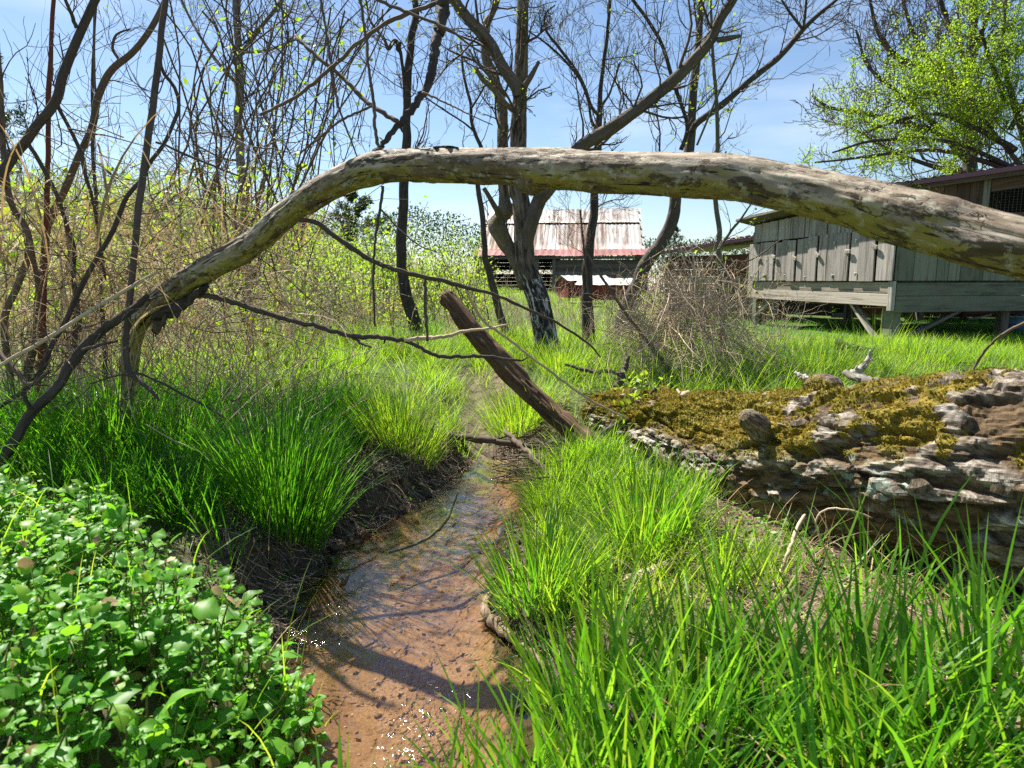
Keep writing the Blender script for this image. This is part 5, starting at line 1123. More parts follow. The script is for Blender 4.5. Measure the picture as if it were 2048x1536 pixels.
sapling('dead gnarled branch sloping from the limb foot down to the left corner of the bank', [
    ([(-40, 960, 26), (0, 922, 24), (40, 865, 23), (68, 819, 22), (113, 775, 22), (137, 734, 22), (161, 703, 21), (191, 672, 20), (239, 635, 18), (273, 611, 16), (296, 590, 10)], 2.62, 2.78), ([(64, 820, 11), (52, 800, 10), (44, 783, 8)], 2.62, 2.6), ([(165, 700, 8), (200, 690, 8), (235, 682, 6)], 2.65, 2.62)], 'bark_dark', 26, (4, .25, 1), 'dead_branch')
sapling('straight grey dead stick sloping across the left thicket', [([(-40, 756, 9), (0, 730, 9), (103, 672, 9), (171, 628, 9), (246, 583, 8), (290, 556, 7), (318, 544, 4)], 2.55, 2.75)], 'cane', 27, (2, .2, 0), 'dead_branch')
sapling('twisted brown vine stem at the far left edge bending into the ground', [([(20, 760, 14), (10, 640, 14), (40, 560, 14), (60, 480, 13), (20, 400, 13), (8, 300, 12), (2, 200, 11), (-6, 80, 10)], 3.3, 3.1), ([(60, 480, 10), (75, 560, 10), (85, 640, 11), (95, 740, 11)], 3.3, 3.4), ([(130, 430, 10), (140, 500, 10), (150, 600, 11), (148, 720, 12)], 3.5, 3.5), ([(-10, 700, 12), (30, 740, 12), (60, 770, 11), (100, 740, 6)], 2.9, 2.8)], 'vine', 28, (8, .3, 1), group=gs)

rv_ = np.random.default_rng(515)
def rp_(n, x0, x1, y0, y1, d0, d1, rng): return np.array([P(*a) for a in zip(rng.uniform(x0, x1, n), rng.uniform(y0, y1, n), rng.uniform(d0, d1, n))])
vt = thing('vine_tangle', 'tall tangle of bare hanging vines and twigs in front of the grey trunk', 'vines', [*P(520, 700, 4.6)[:2], .35])
s = np.vstack([rp_(26, 450, 610, 430, 600, 4.0, 5.0, rv_), rp_(14, 330, 480, 380, 640, 3.6, 4.6, rv_)]); e = np.vstack([rp_(26, 430, 800, -60, 60, 3.6, 4.8, rv_), rp_(14, 290, 640, -60, 120, 3.4, 4.4, rv_)])
o1, p1 = canes('stems', 'vine', vt, s, e, rv_.uniform(.05, .25, 40), rv_.uniform(.0035, .0085, 40), rv_, 14, 6, .022, rtip=.6)
s = rp_(20, 380, 800, -60, 40, 3.5, 4.6, rv_); e = rp_(20, 440, 740, 260, 480, 3.8, 4.8, rv_)
o2, p2 = canes('hanging_stems', 'twig', vt, s, e, rv_.uniform(.04, .2, 20), rv_.uniform(.003, .006, 20), rv_, 14, 5, .02, rtip=.5)
acc = []
for p in np.concatenate([p1, p2]):
    for _ in range(rv_.integers(3, 6)):
        i = rv_.integers(2, 13); grow(acc, p[i], rv_.normal(0, 1, 3) * [1, .6, 1] + [0, 0, .2], rv_.uniform(.12, .5), .0028, 1, rv_, .0, .3, (1, 4), rmin=.0009)
put_twigs(acc, 'twigs', 'twig', vt, 3)
mb = MB(); leaves_on(mb, acc, 380, (.015, .05), rv_, 1, .02); mb.obj('leaf_buds', M['spring'], vt, kind='stuff')

th = thing('bramble_thicket', 'dense thicket of dry tan canes and straw filling the left of the view', 'thicket', [*P(200, 760, 3.6)[:2], .3])
N_ = 300
x = rv_.uniform(-40, 600, N_); d = rv_.uniform(2.9, 5.2, N_); s = np.array([P(a, 560, b) for a, b in zip(x, d)]); s[:, 2] = hgt(s[:, 0], s[:, 1]) - .02
hgt_c = rv_.uniform(.4, 1.25, N_) * np.interp(x, [-40, 150, 380, 600], [1.15, 1.05, .85, .6]); e = s + np.stack([rv_.normal(0, .38, N_), rv_.normal(0, .3, N_), hgt_c], -1)
canes('canes', 'cane', th, s, e, rv_.uniform(.03, .22, N_), rv_.uniform(.002, .0055, N_), rv_, 10, 4, .02)
s = rp_(420, -40, 640, 400, 720, 2.9, 5.2, rv_); e = s + rv_.normal(0, 1, (420, 3)) * [.33, .25, .22] + [0, 0, -.05]
canes('broken_stalks', 'cane', th, s, e, rv_.uniform(.02, .14, 420), rv_.uniform(.001, .003, 420), rv_, 7, 3, .012)
s = rp_(420, -40, 600, 200, 680, 3.0, 5.0, rv_); e = s + rv_.normal(0, 1, (420, 3)) * [.36, .25, .34]
canes('dark_twigs', 'vine', th, s, e, rv_.uniform(.02, .12, 420), rv_.uniform(.001, .0036, 420), rv_, 8, 4, .016)
mb = MB(); n_ = 1500; b = rp_(n_, -60, 640, 430, 740, 2.9, 5.4, rv_)
blades(mb, b, rv_.uniform(0, 6.28, n_), rv_.uniform(.2, .6, n_), rv_.uniform(.003, .010, n_), rv_.uniform(.1, 1.2, n_), rv_.uniform(1.2, 2.9, n_), 6, rv_, twist=1.0)
mb.obj('straw', M['straw'], th, kind='stuff')
mb = MB(); n_ = 150; b = rp_(n_, -60, 480, 440, 720, 2.7, 4.2, rv_); blades(mb, b, rv_.uniform(0, 6.28, n_), rv_.uniform(.35, .95, n_), rv_.uniform(.007, .016, n_), rv_.uniform(.0, .5, n_), rv_.uniform(.5, 2.6, n_), 8, rv_, twist=1.2); mb.obj('dry_leaf_ribbons', M['straw'], th, kind='stuff')
mb = MB(); n_ = 2400; xx = rv_.uniform(-60, 640, n_); pl = np.array([P(a, b_, c_) for a, b_, c_ in zip(xx, rv_.uniform(330, 760, n_), rv_.uniform(3.6, 7.0, n_))])
stamp(mb, *LEAF4, frames(rv_.normal(0, 1, (n_, 3)), rv_.normal(0, .7, (n_, 3)) + [0, 0, 1]), rv_.uniform(.02, .075, n_), pl, rv_.random(n_)); mb.obj('young_leaves', M['spring'], th, kind='stuff')

# ---- dry brush pile between the leaning tree and the hutch
bp = thing('brush_pile', 'heaped tan dead vines slumping from the leaning tree in front of the hutch', 'brush pile', [*P(1420, 760, 5.4)[:2], .36])
n_ = 380
ax_ = rv_.uniform(0, 1, n_); s = np.array([P(1270 + 160 * a + rv_.normal(0, 50), 620 - 90 * a + rv_.normal(0, 36), 5.7 + rv_.normal(0, .22)) for a in ax_])
ex = 1160 + 430 * rv_.beta(1.5, 1.2, n_); e = np.array([P(a, 560, 5.25 + rv_.normal(0, .38)) for a in ex]); e[:, 2] = .36 + rv_.uniform(-.02, .30, n_) * (rv_.random(n_) < .6)
canes('dead_vines', 'cane', bp, s, e, rv_.uniform(.04, .22, n_), rv_.uniform(.0015, .0045, n_), rv_, 9, 4, .024)
n_ = 150; s = rp_(n_, 1220, 1560, 700, 770, 4.9, 6.0, rv_); s[:, 2] = .34; e = s + np.stack([rv_.normal(.05, .2, n_), rv_.normal(0, .15, n_), rv_.uniform(.25, .75, n_)], -1)
canes('upright_stalks', 'cane', bp, s, e, rv_.uniform(.02, .12, n_), rv_.uniform(.0012, .003, n_), rv_, 9, 4, .014)
s = rp_(420, 1210, 1590, 590, 780, 4.8, 6.0, rv_); e = s + rv_.normal(0, 1, (420, 3)) * [.24, .18, .17]; e[:, 2] = np.maximum(e[:, 2], .35)
canes('broken_stalks', 'cane', bp, s, e, rv_.uniform(.0, .05, 420), rv_.uniform(.0009, .0026, 420), rv_, 8, 3, .016)
s = rp_(60, 1230, 1560, 600, 760, 4.9, 6.0, rv_); e = s + rv_.normal(0, 1, (60, 3)) * [.3, .2, .3] + [0, 0, .1]
canes('thin_twigs', 'dull_cane', bp, s, e, rv_.uniform(.02, .1, 60), rv_.uniform(.001, .0025, 60), rv_, 8, 4, .016)
mb = MB(); n_ = 500; b = rp_(n_, 1220, 1580, 540, 760, 4.9, 5.9, rv_); blades(mb, b, rv_.uniform(0, 6.28, n_), rv_.uniform(.1, .35, n_), rv_.uniform(.002, .006, n_), rv_.uniform(.3, 1.6, n_), rv_.uniform(1.6, 2.9, n_), 5, rv_, twist=1.0); mb.obj('straw', M['straw'], bp, kind='stuff')
mb = MB(); n_ = 260; pl = rp_(n_, 1240, 1540, 500, 740, 5.0, 6.0, rv_); stamp(mb, *LEAF4, frames(rv_.normal(0, 1, (n_, 3)), rv_.normal(0, .7, (n_, 3)) + [0, 0, 1]), rv_.uniform(.015, .04, n_), pl, rv_.random(n_)); mb.obj('young_leaves', M['spring'], bp, kind='stuff')
for lab, tr, d in (('long thin bare switch sloping down through the brush pile', [(1170, 500, 4), (1240, 610, 6), (1300, 690, 7), (1350, 755, 8), (1375, 790, 8)], 5.2), ('reddish briar cane crossing the hutch corner above the brush pile', [(1442, 520, 3), (1500, 520, 3), (1560, 480, 2)], 6.2)):
    fallen('bare_switch', lab, tr, d, d, 'vine', 30, 6, 'switch')

# ------------------------------------------------------------------ shrubs
def shrub(name, label, loc, hh, rad, ns, nl, lsize, lmat, smat, seed, group=None, rmin=.002, lev=1):
    rng = np.random.default_rng(seed); t = thing(name, label, 'shrub', loc, group); acc = []; loc = np.asarray(loc, float)
    for i in range(ns):
        a = rng.uniform(0, 6.28); r = rad * .35 * math.sqrt(rng.random()); p = loc + [math.cos(a) * r, math.sin(a) * r, -.05]
        grow(acc, p, [math.cos(a) * rng.uniform(.1, .7) * rad / hh, math.sin(a) * rng.uniform(.1, .7) * rad / hh, 1], hh * rng.uniform(.6, 1.1), max(.006 * hh, rmin * 1.5), lev, rng, .06, .14, (4, 8), (25, 70), .45, 7, rmin)
    put_twigs(acc, 'stems', smat, t)
    if nl: mb = MB(); leaves_on(mb, acc, nl, lsize, rng, lev, .06, .2); mb.obj('foliage', M[lmat], t, kind='stuff')
    return t
def place(o, x, y, rz, sc, label=None):
    c = copy_tree(o); c.location = (x, y, gz(x, y)); c.rotation_euler = (0, 0, rz); c.scale = (sc, sc, sc)
    if label: c['label'] = label
    return c
def base_at(px, d):
    q = P(px, 560, d); return q[0], q[1], gz(q[0], q[1])
gb_ = 'leafy shrubs of the background thicket'
sh = [shrub('shrub', 'yellow green shrub left of the barn, beside the muddy run', base_at(900, 9.5), 1.25, .8, 9, 700, (.025, .06), 'spring', 'twig', 31, gb_), shrub('shrub', 'yellow green shrub seen under the left bend of the fallen limb', base_at(690, 8.8), 1.4, .9, 10, 750, (.025, .06), 'spring', 'twig', 32, gb_),
      shrub('shrub', 'tall tan stemmed leafy shrub behind the left slope of the limb', base_at(560, 10.5), 1.6, .9, 9, 500, (.025, .06), 'tree_leaf', 'cane', 33, gb_)]
rs = np.random.default_rng(66)
for px, d, k, sc, lb_ in ((760, 10.5, 0, 1.2, 'leafy shrub between the hanging twig and the straight dark trunk'), (830, 12.5, 1, 1.15, 'leafy shrub close behind the straight dark trunk'), (640, 12, 1, 1.2, 'leafy shrub behind the limb slope, under the distant pine'),
        (470, 9.0, 0, 1.2, 'leafy shrub at the foot of the smooth grey trunk'), (380, 10, 2, 1.0, 'thin leafy shrub between the grey sapling and the grey trunk'), (300, 8.2, 1, .9, 'leafy shrub right behind the grey sapling'), (220, 9.5, 0, 1.3, 'leafy shrub behind the thin dark upright sapling'),
        (130, 8.0, 2, .85, 'leafy shrub between the red cane and the forked sapling'), (40, 9.0, 1, 1.0, 'leafy shrub at the left edge behind the twisted vine stem'), (880, 16, 1, 1.3, 'farther leafy shrub left of the barn'), (930, 19, 0, 1.4, 'farthest leafy shrub at the left corner of the barn'), (600, 7.4, 0, .7, 'low leafy shrub under the middle of the limb slope'), (950, 12.5, 2, .6, 'small leafy shrub in front of the left end of the barn')):
    x_, y_, z_ = base_at(px, d); place(sh[k], x_, y_, rs.uniform(0, 6.28), sc, lb_)
gd_ = 'dry grey weeds in front of the barn'
dr = shrub('dry_brush', 'bare dry brush left of the main tree foot', base_at(985, 8.6), .75, .8, 16, 0, None, None, 'cane', 41, gd_, .0016, 1); dr['category'] = 'brush'
for px, d, sc, lb_ in ((1085, 9.5, 1.0, 'bare dry brush behind the white streaked trunk foot'), (930, 10.5, 1.1, 'bare dry brush at the end of the muddy run'), (1195, 8.4, .8, 'bare dry brush at the foot of the slim tree in front of the sheds'), (1255, 7.4, .8, 'bare dry brush between the slim tree and the brush pile'), (880, 8.6, .9, 'bare dry brush beside the rounded dark tuft'),
        (760, 8.2, 1.0, 'bare dry brush left of the straight dark trunk foot'), (660, 7.6, 1.2, 'bare dry brush under the slope of the fallen limb'), (590, 6.4, 1.1, 'bare dry brush nearest behind the big left bank clump'), (1400, 8.8, 1.1, 'bare dry brush between the brush pile and the brown shed'), (1140, 10.8, 1.1, 'bare dry brush in front of the open bay of the barn'), (1000, 7.5, .8, 'bare dry brush just left of the white streaked trunk, behind the snag'), (1285, 9.6, 1.2, 'bare dry brush around the foot of the leaning dark tree'), (1215, 6.5, .7, 'low dry brush in front of the slim tree'), (1060, 12.5, 1.2, 'farther dry brush below the left half of the barn'), (60, 6.2, 1.5, 'tall dry brush at the left edge behind the twisted vine'), (150, 7.0, 1.6, 'tall dry brush behind the red brown cane'), (250, 6.4, 1.5, 'tall dry brush behind the thin dark upright sapling'), (340, 7.2, 1.6, 'tall dry brush right of the grey sapling'), (440, 6.6, 1.5, 'tall dry brush under the hanging vines'), (530, 7.6, 1.5, 'tall dry brush right of the smooth grey trunk'), (700, 9.6, 1.3, 'dry brush under the distant pine')):
    x_, y_, z_ = base_at(px, d); place(dr, x_, y_, rs.uniform(0, 6.28), sc, lb_)
yb = shrub('flowering_shrub', 'shrub with clear yellow blossom in the thicket left of the stream head', base_at(742, 8.6), .75, .5, 8, 420, (.02, .04), 'yellow', 'twig', 51, None)
c_ = place(yb, *base_at(95, 7.0)[:2], 1.0, 1.7, 'yellow blossoming shrub high in the thicket at the left edge'); c_ = place(yb, *base_at(190, 7.5)[:2], 2.0, 1.6, 'yellow blossoming shrub behind the forked brown sapling')
shrub('leafy_sprout', 'small sprout of pointed yellow green leaves at the far end of the mossy log', [*P(1278, 800, 3.75)[:2], P(1278, 810, 3.75)[2]], .22, .16, 7, 150, (.02, .05), 'spring', 'young_twig' if False else 'bark_young', 52, None, .001, 0)['category'] = 'sprout'
shrub('willow_whip', 'leafy green whips round the foot of the dark trunk left of the main tree', base_at(806, 7.3), 1.0, .35, 6, 200, (.02, .055), 'spring', 'bark_young', 53, None, .0015, 0)
shrub('ivy_shrub', 'leafy climber on the thin tree left of the barn', base_at(965, 8.3), 1.3, .35, 5, 420, (.02, .05), 'tree_leaf', 'twig', 54, None, .0015, 1)

# hillside scrub that reads as one mass, distant wood, conifers
rh = np.random.default_rng(88); mb = MB(); n_ = 1300
px = rh.uniform(-200, 960, n_); d = rh.uniform(12, 34, n_); b = np.array([P(a, 560, c_) for a, c_ in zip(px, d)]); b[:, 2] = hgt(b[:, 0], b[:, 1], False)
h_ = rh.uniform(.5, 1.5, n_) * np.interp(px, [-200, 500, 960], [1.25, .95, .55]) * np.where(rh.random(n_) < .10, 2.1, 1); t = np.linspace(0, 1, 7)[None, :, None]
p = b[:, None] + np.stack([rh.normal(0, .25, n_), rh.normal(0, .25, n_), h_], -1)[:, None] * t + np.cumsum(rh.normal(0, .05, (n_, 7, 3)), 1) * [1, 1, .2]
tubes(mb, p, rh.uniform(.008, .02, n_)[:, None] * np.linspace(1, .3, 7)[None], 3)
s = p[:, 2:6].reshape(-1, 3); s = s[rh.random(len(s)) < .6]; m_ = len(s); dv = rh.normal(0, 1, (m_, 3)) + [0, 0, .7]; dv = norm(dv) * rh.uniform(.3, .9, m_)[:, None]
tubes(mb, s[:, None] + dv[:, None] * np.linspace(0, 1, 4)[None, :, None] + rh.normal(0, .03, (m_, 4, 3)), np.full((m_, 1), .006) * np.linspace(1, .4, 4)[None], 3)
o = mb.obj('hillside_scrub', M['cane'], kind='stuff'); tag(o, 'grey brown bare scrub covering the hillside on the left', 'scrub')
mb = MB(); n_ = 34000; q = p[rh.integers(0, len(p), n_), rh.integers(1, 7, n_)] + rh.normal(0, .22, (n_, 3)); cl = fbm(q * .55, 3, 8); kp = cl > .49; q = q[kp]; n_ = len(q)
stamp(mb, *LEAF4, frames(rh.normal(0, 1, (n_, 3)), rh.normal(0, .6, (n_, 3)) + [0, 0, 1]), rh.uniform(.05, .13, n_), q, rh.random(n_)); o = mb.obj('hillside_leaves', M['spring'], kind='stuff'); tag(o, 'fresh yellow green leaves scattered through the hillside scrub', 'foliage')
def conifer(label, px, d, ytop, hw, seed):
    rng = np.random.default_rng(seed); x_, y_, z_ = base_at(px, d); top = P(px, ytop, d)[2]; H = top - z_; t = thing('pine_tree', label, 'tree', (x_, y_, z_)); mb = MB()
    tube(mb, [[x_, y_, z_ - .1], [x_, y_, z_ + H * .5], [x_ + .05, y_, top]], [H * .018, H * .011, .01], 8); mb.obj('trunk', M['bark_dark'], t)
    acc = []; nl = int(H * 7)
    for i in range(nl):
        f = i / nl; z = z_ + H * (.15 + .85 * f); L_ = hw * (1 - f) ** .8 * rng.uniform(.6, 1.15) + .12; a = rng.uniform(0, 6.28)
        grow(acc, [x_, y_, z], [math.cos(a), math.sin(a), .25], L_, .018, 1, rng, .05, .1, (4, 7), (30, 60), .4, 7, .006)
    put_twigs(acc, 'branches', 'twig', t, 3); mb = MB(); seg = [a for a in acc]; n_ = 6000; A = np.array([seg[i][1][k] for i, k in zip(rng.integers(0, len(seg), n_), rng.integers(1, 7, n_))]) + rng.normal(0, .03, (n_, 3))
    stamp(mb, LEAF4[0] * [.35, 1, 1], LEAF4[1], frames(rng.normal(0, 1, (n_, 3)) + [0, 0, .4], rng.normal(0, 1, (n_, 3))), rng.uniform(.10, .2, n_), A, rng.random(n_)); mb.obj('needles', M['pine'], t, kind='stuff')
conifer('dark green pine rising above the scrub at the left edge', 12, 22, 95, 1.6, 1); conifer('dark pine beyond the scrub between the two left trunks', 715, 30, 385, 1.7, 2); conifer('far dark pine low on the skyline right of the barn', 1345, 60, 455, 2.4, 3)
mb = MB(); rw = np.random.default_rng(99); n_ = 70000; px = rw.uniform(-300, 2400, n_); d = rw.uniform(95, 130, n_); q = np.array([P(a, 560, c_) for a, c_ in zip(px, d)]); g0 = hgt(q[:, 0], q[:, 1], False)
env = 4.2 + 3.6 * fbm(np.stack([px * .012, d * .02, px * 0], -1), 4, 7) * 1.5; q[:, 2] = g0 + env * rw.random(n_) ** .7
stamp(mb, *LEAF4, frames(rw.normal(0, 1, (n_, 3)), rw.normal(0, 1, (n_, 3)) + [0, 0, .6]), rw.uniform(.2, .5, n_), q, rw.random(n_)); o = mb.obj('far_wood', M['pine'], kind='stuff'); tag(o, 'low dark line of far woods on the skyline', 'woodland')

# ------------------------------------------------------------------ grass
def to_px(p):
    v = p - CAM; dz = v @ FWD; return CX + F * (v @ RGT) / dz, CY - F * (v @ UPV) / dz, dz
def grass(name, label, x0, x1, y0, y1, ncl, per, Lr, wr, lean, mat, seed, mask, seg=4, spread=.05, droop=.9, parent=None):
    rng = np.random.default_rng(seed); x = rng.uniform(x0, x1, ncl); y = np.sqrt(rng.uniform(y0 ** 2, y1 ** 2, ncl)) if y0 > 0 else rng.uniform(y0, y1, ncl)
    k = rng.random(ncl) < mask(x, y); x, y = x[k], y[k]; m = len(x); cs = rng.uniform(.6, 1.25, m) * (0.75 + .6 * fbm(xy3(x, y, 1.7), 2, seed)); ch = np.clip(fbm(xy3(x, y, 1.1), 3, seed + 3) * 1.7 - .35, 0, 1)
    i = np.repeat(np.arange(m), per); n = len(i); a = rng.uniform(0, 6.283, n); r = spread * np.sqrt(rng.random(n)) * cs[i]
    bx, by = x[i] + r * np.cos(a), y[i] + r * np.sin(a); base = np.stack([bx, by, hgt(bx, by) - .01], -1)
    L_ = rng.uniform(*Lr, n) * cs[i]; az = a + rng.normal(0, .5, n)
    th0 = np.abs(rng.normal(0, .22, n)) + lean * r / spread * .5; th1 = th0 + np.abs(rng.normal(0, .5, n)) * droop + .15
    mb = MB(); blades(mb, base, az, L_, rng.uniform(*wr, n), th0, th1, seg, rng, np.clip(ch[i] * .55 + rng.random(n) * .45, 0, 1))
    o = mb.obj(name, M[mat], parent, kind='stuff')
    if parent is None: tag(o, label, 'grass')
    return o
def notwater(x, y, e=.06): d, sd = chan(x, y); return (d > e) * 1.0
offlog = lambda x, y, e=.30: (logdist(x, y) > e) * 1.0
def m_right(x, y):
    d, sd = chan(x, y); p = (sd > 0) * (d > .05) * offlog(x, y, .36) * smooth(2.75, 2.5, y) ; bare = smooth(.44, .56, fbm(xy3(x, y, 2.4), 3, 91)); bare = np.maximum(bare * .85, smooth(.80, .5, logdist(x, y)) * (y < 2.6) * .85)
    return p * (1 - bare)
grass('foreground_grass', 'broad bright green grass blades in the right foreground', .05, 1.7, .78, 2.7, 430, 11, (.14, .40), (.007, .015), .5, 'grass', 301, lambda x, y: m_right(x, y) * (y < 1.95), 5, .05, .55)
grass('bank_grass', 'bright yellow green grass on the right bank between stream and log', .12, 1.2, 1.9, 3.7, 1000, 16, (.10, .27), (.0035, .007), .7, 'lawn', 302, lambda x, y: (chan(x, y)[1] > 0) * (chan(x, y)[0] > .04) * offlog(x, y, .27) * (1 - .85 * smooth(.75, .45, logdist(x, y)) * smooth(2.9, 2.5, y)) * (.35 + .65 * smooth(.62, .45, fbm(xy3(x, y, 3), 2, 4))), 5, .055, .8)
def m_left(x, y): d, sd = chan(x, y); return (sd < 0) * (d > .26 + .25 * smooth(2.9, 3.4, y)) * smooth(2.15, 2.4, y + .25 * (x + .9))
grass('left_bank_grass', 'tall dark green grass on the left bank under the limb foot', -2.7, -.25, 2.2, 4.2, 1300, 20, (.13, .34), (.004, .0085), .5, 'grass_dark', 303, lambda x, y: m_left(x, y) * (.22 + .78 * smooth(.60, .42, fbm(xy3(x, y, 2.2), 2, 14))), 5, .06, .7)
grass('meadow_grass', 'fine bright grass tufts on both sides of the muddy run', -3.2, 2.2, 3.9, 8.5, 2600, 22, (.12, .36), (.003, .006), .9, 'lawn', 304, lambda x, y: (chan(x, y)[0] > .02) * offlog(x, y, .22) * (.25 + .75 * smooth(.60, .42, fbm(xy3(x, y, 1.8), 2, 15))), 5, .09, 1.1)
grass('lawn_grass', 'bright green lawn grass in front of the grey hutch', .9, 7.5, 3.4, 8.3, 3600, 18, (.07, .20), (.003, .006), .8, 'lawn', 305, lambda x, y: offlog(x, y, .25) * (x > .55 * 1) * (.6 + .4 * fbm(xy3(x, y, 1.2), 2, 3)), 4, .09, 1.0)
grass('shade_grass', 'short thin grass in the shade under and behind the hutch', 2.4, 11, 7.9, 13, 3600, 12, (.03, .11), (.003, .006), .8, 'grass_dark', 307, lambda x, y: np.ones_like(x) * .8, 3, .10, 1.0)
grass('field_grass', 'rough grass of the field round the barn and hillside', -16, 16, 8, 36, 6500, 10, (.12, .4), (.006, .014), .8, 'lawn', 306, lambda x, y: np.ones_like(x) * (np.abs(x) < y * .85) * ~((x > 2.6) & (x < 10) & (y < 13)), 3, .16, 1.0)
def clump(label, px, py, z, nb, L_, wr, mat, seed, spread=.13, lean=1.0, name='grass_clump', th=.35):
    rng = np.random.default_rng(seed); q = PZ(px, py, z); x, y = q[0], q[1]; t = thing(name, label, 'grass clump', (x, y, gz(x, y))); a = rng.uniform(0, 6.283, nb); r = spread * np.sqrt(rng.random(nb))
    bx, by = x + r * np.cos(a), y + r * np.sin(a); base = np.stack([bx, by, hgt(bx, by) - .01], -1); t0 = rng.uniform(0, .12, nb) + lean * r / spread * th; t1 = t0 + np.abs(rng.normal(.15, .55, nb))
    mb = MB(); blades(mb, base, a + rng.normal(0, .35, nb), L_ * rng.uniform(.5, 1.1, nb), rng.uniform(*wr, nb), t0, t1, 6, rng); mb.obj('blades', M[mat], t, kind='stuff'); return t
clump('big upright clump of dark green grass on the left bank edge', 560, 985, .26, 520, .62, (.004, .008), 'grass_dark', 1, .15, 1.0)
clump('tall dark grass clump just behind the sloping dead branch', 230, 930, .28, 360, .50, (.004, .009), 'grass_dark', 2, .20, .8)
clump('dark grass clump at the foot of the fallen limb', 340, 930, .28, 320, .42, (.004, .008), 'grass_dark', 12, .17, .8)
clump('rounded dark tuft in the middle distance right of the dark trunk', 872, 672, .36, 300, .40, (.004, .008), 'grass_dark', 3, .14, 1.0)
clump('bright yellow green clump left of the muddy run', 800, 850, .30, 620, .44, (.003, .006), 'lawn', 4, .20, 1.3)
clump('bright clump right of the muddy run below the main tree', 1040, 800, .30, 620, .42, (.003, .006), 'lawn', 5, .20, 1.3)
clump('soft green tuft at the foot of the white streaked trunk', 1120, 745, .36, 420, .36, (.003, .006), 'lawn', 6, .18, 1.2)
clump('bright fan of grass overhanging the right edge of the stream', 1075, 1150, .12, 330, .34, (.005, .009), 'grass', 7, .12, 1.5)
clump('tall bright clump in front of the log, middle right', 1290, 1060, .2, 300, .36, (.005, .009), 'grass', 8, .15, 1.0)
clump('broad bladed grass fan at the bottom centre of the view', 960, 1560, .14, 60, .36, (.008, .013), 'grass', 9, .12, .9)
for lb_, cx2, cy2, nb2, sd2 in (('few broad blades rising from the stream edge at the bottom centre', 840, 1590, 26, 21), ('broad bladed clump on the stream edge right of the bottom centre', 1075, 1480, 60, 22), ('thick bright clump between the pale stick and the crooked root', 1180, 1330, 130, 23), ('dense broad bladed clump behind the rotting stick', 1400, 1400, 130, 24), ('long blades at the bottom edge in front of the rotting stick', 1330, 1600, 80, 25), ('blades at the bottom right corner', 1750, 1600, 80, 26), ('blades rising at the lower left corner of the stream', 690, 1640, 22, 27)):
    clump(lb_, cx2, cy2, .15, nb2, .34, (.008, .014), 'grass', sd2, .13, .9)
clump('broad bladed grass clump at the bottom right of centre', 1230, 1500, .2, 90, .38, (.008, .013), 'grass', 10, .16, 1.0)
clump('few long blades standing in front of the log underside', 1690, 1420, .2, 34, .40, (.008, .012), 'grass', 11, .14, .9)
clump('long arching blades at the right edge foreground', 1960, 1500, .2, 60, .42, (.008, .012), 'grass', 13, .2, 1.3)
clump('blades in front of the hutch corner post', 1830, 722, .38, 160, .30, (.004, .008), 'lawn', 14, .35, 1.0)
clump('tall seeding grass below the hutch doors', 1745, 705, .38, 70, .50, (.003, .006), 'lawn', 15, .3, .8)
clump('lush tuft on the lawn beside the brush pile', 1640, 740, .36, 420, .36, (.004, .008), 'lawn', 16, .35, 1.1)

# ------------------------------------------------------------------ leafy herbs
def leaf_template(seed, w=.42, rows_=6, fold=.22, curl=.25, wav=.05):
    r = np.random.default_rng(seed); v = []; 
    for i in range(rows_):
        t = i / (rows_ - 1); ww = w * (math.sin(math.pi * (t * .93 + .05)) ** .62) * (1.12 - .25 * t); z = -curl * (t - .3) ** 2
        for s in (-1, -.5, 0, .5, 1): v.append([s * ww + wav * r.normal() * (abs(s) == 1) * .6, t + wav * .4 * r.normal() * (abs(s) == 1), z + fold * ww * abs(s) - .10 * ww * s * s + wav * r.normal() * (abs(s) == 1)])
    q = [[i * 5 + j, i * 5 + j + 1, (i + 1) * 5 + j + 1, (i + 1) * 5 + j] for i in range(rows_ - 1) for j in range(4)]
    return np.array(v), np.array(q)
poly = np.array([(-60, 950), (60, 930), (200, 962), (265, 1010), (330, 1070), (425, 1118), (495, 1195), (560, 1262), (600, 1320), (628, 1400), (640, 1470), (660, 1600), (-60, 1600)], float)
def inpoly(x, y):
    c = np.zeros(len(x), bool); n = len(poly); j = n - 1
    for i in range(n):
        a, b = poly[i], poly[j]; c ^= ((a[1] > y) != (b[1] > y)) & (x < (b[0] - a[0]) * (y - a[1]) / (b[1] - a[1] + 1e-9) + a[0]); j = i
    return c
rc = np.random.default_rng(123); n_ = 2700
x = rc.uniform(-2.3, -.15, n_); y = rc.uniform(.62, 2.75, n_); d, sd = chan(x, y); z = hgt(x, y)
can = .10 + .22 * fbm(xy3(x, y, 3.4), 3, 44) * smooth(-.05, .35, d + .1)           # canopy height varies
k = (d > -.12); x, y, z, can = x[k], y[k], z[k], can[k]; z = np.maximum(z, 0.0)
tops = np.stack([x + rc.normal(0, .04, len(x)), y + rc.normal(0, .04, len(x)), z + can * rc.uniform(.8, 1.2, len(x))], -1); bases = np.stack([x, y, z - .01], -1)
u_, v_, dz = to_px(tops); k = inpoly(u_, v_) & (dz > .75); tops, bases = tops[k], bases[k]
cress = thing('herb_patch', 'dense patch of round leaved watercress like herbs on the near left bank', 'herbs', [-1.0, 1.5, .25])
t = np.linspace(0, 1, 5)[None, :, None]; mb = MB(); tubes(mb, bases[:, None] * (1 - t * .88) + tops[:, None] * t * .88 + rc.normal(0, .006, (len(tops), 5, 3)), np.full((len(tops), 5), .0022), 4); mb.obj('stems', M['cress_stem'], cress, kind='stuff')
lp, ls, lR, lr_ = [], [], [], []
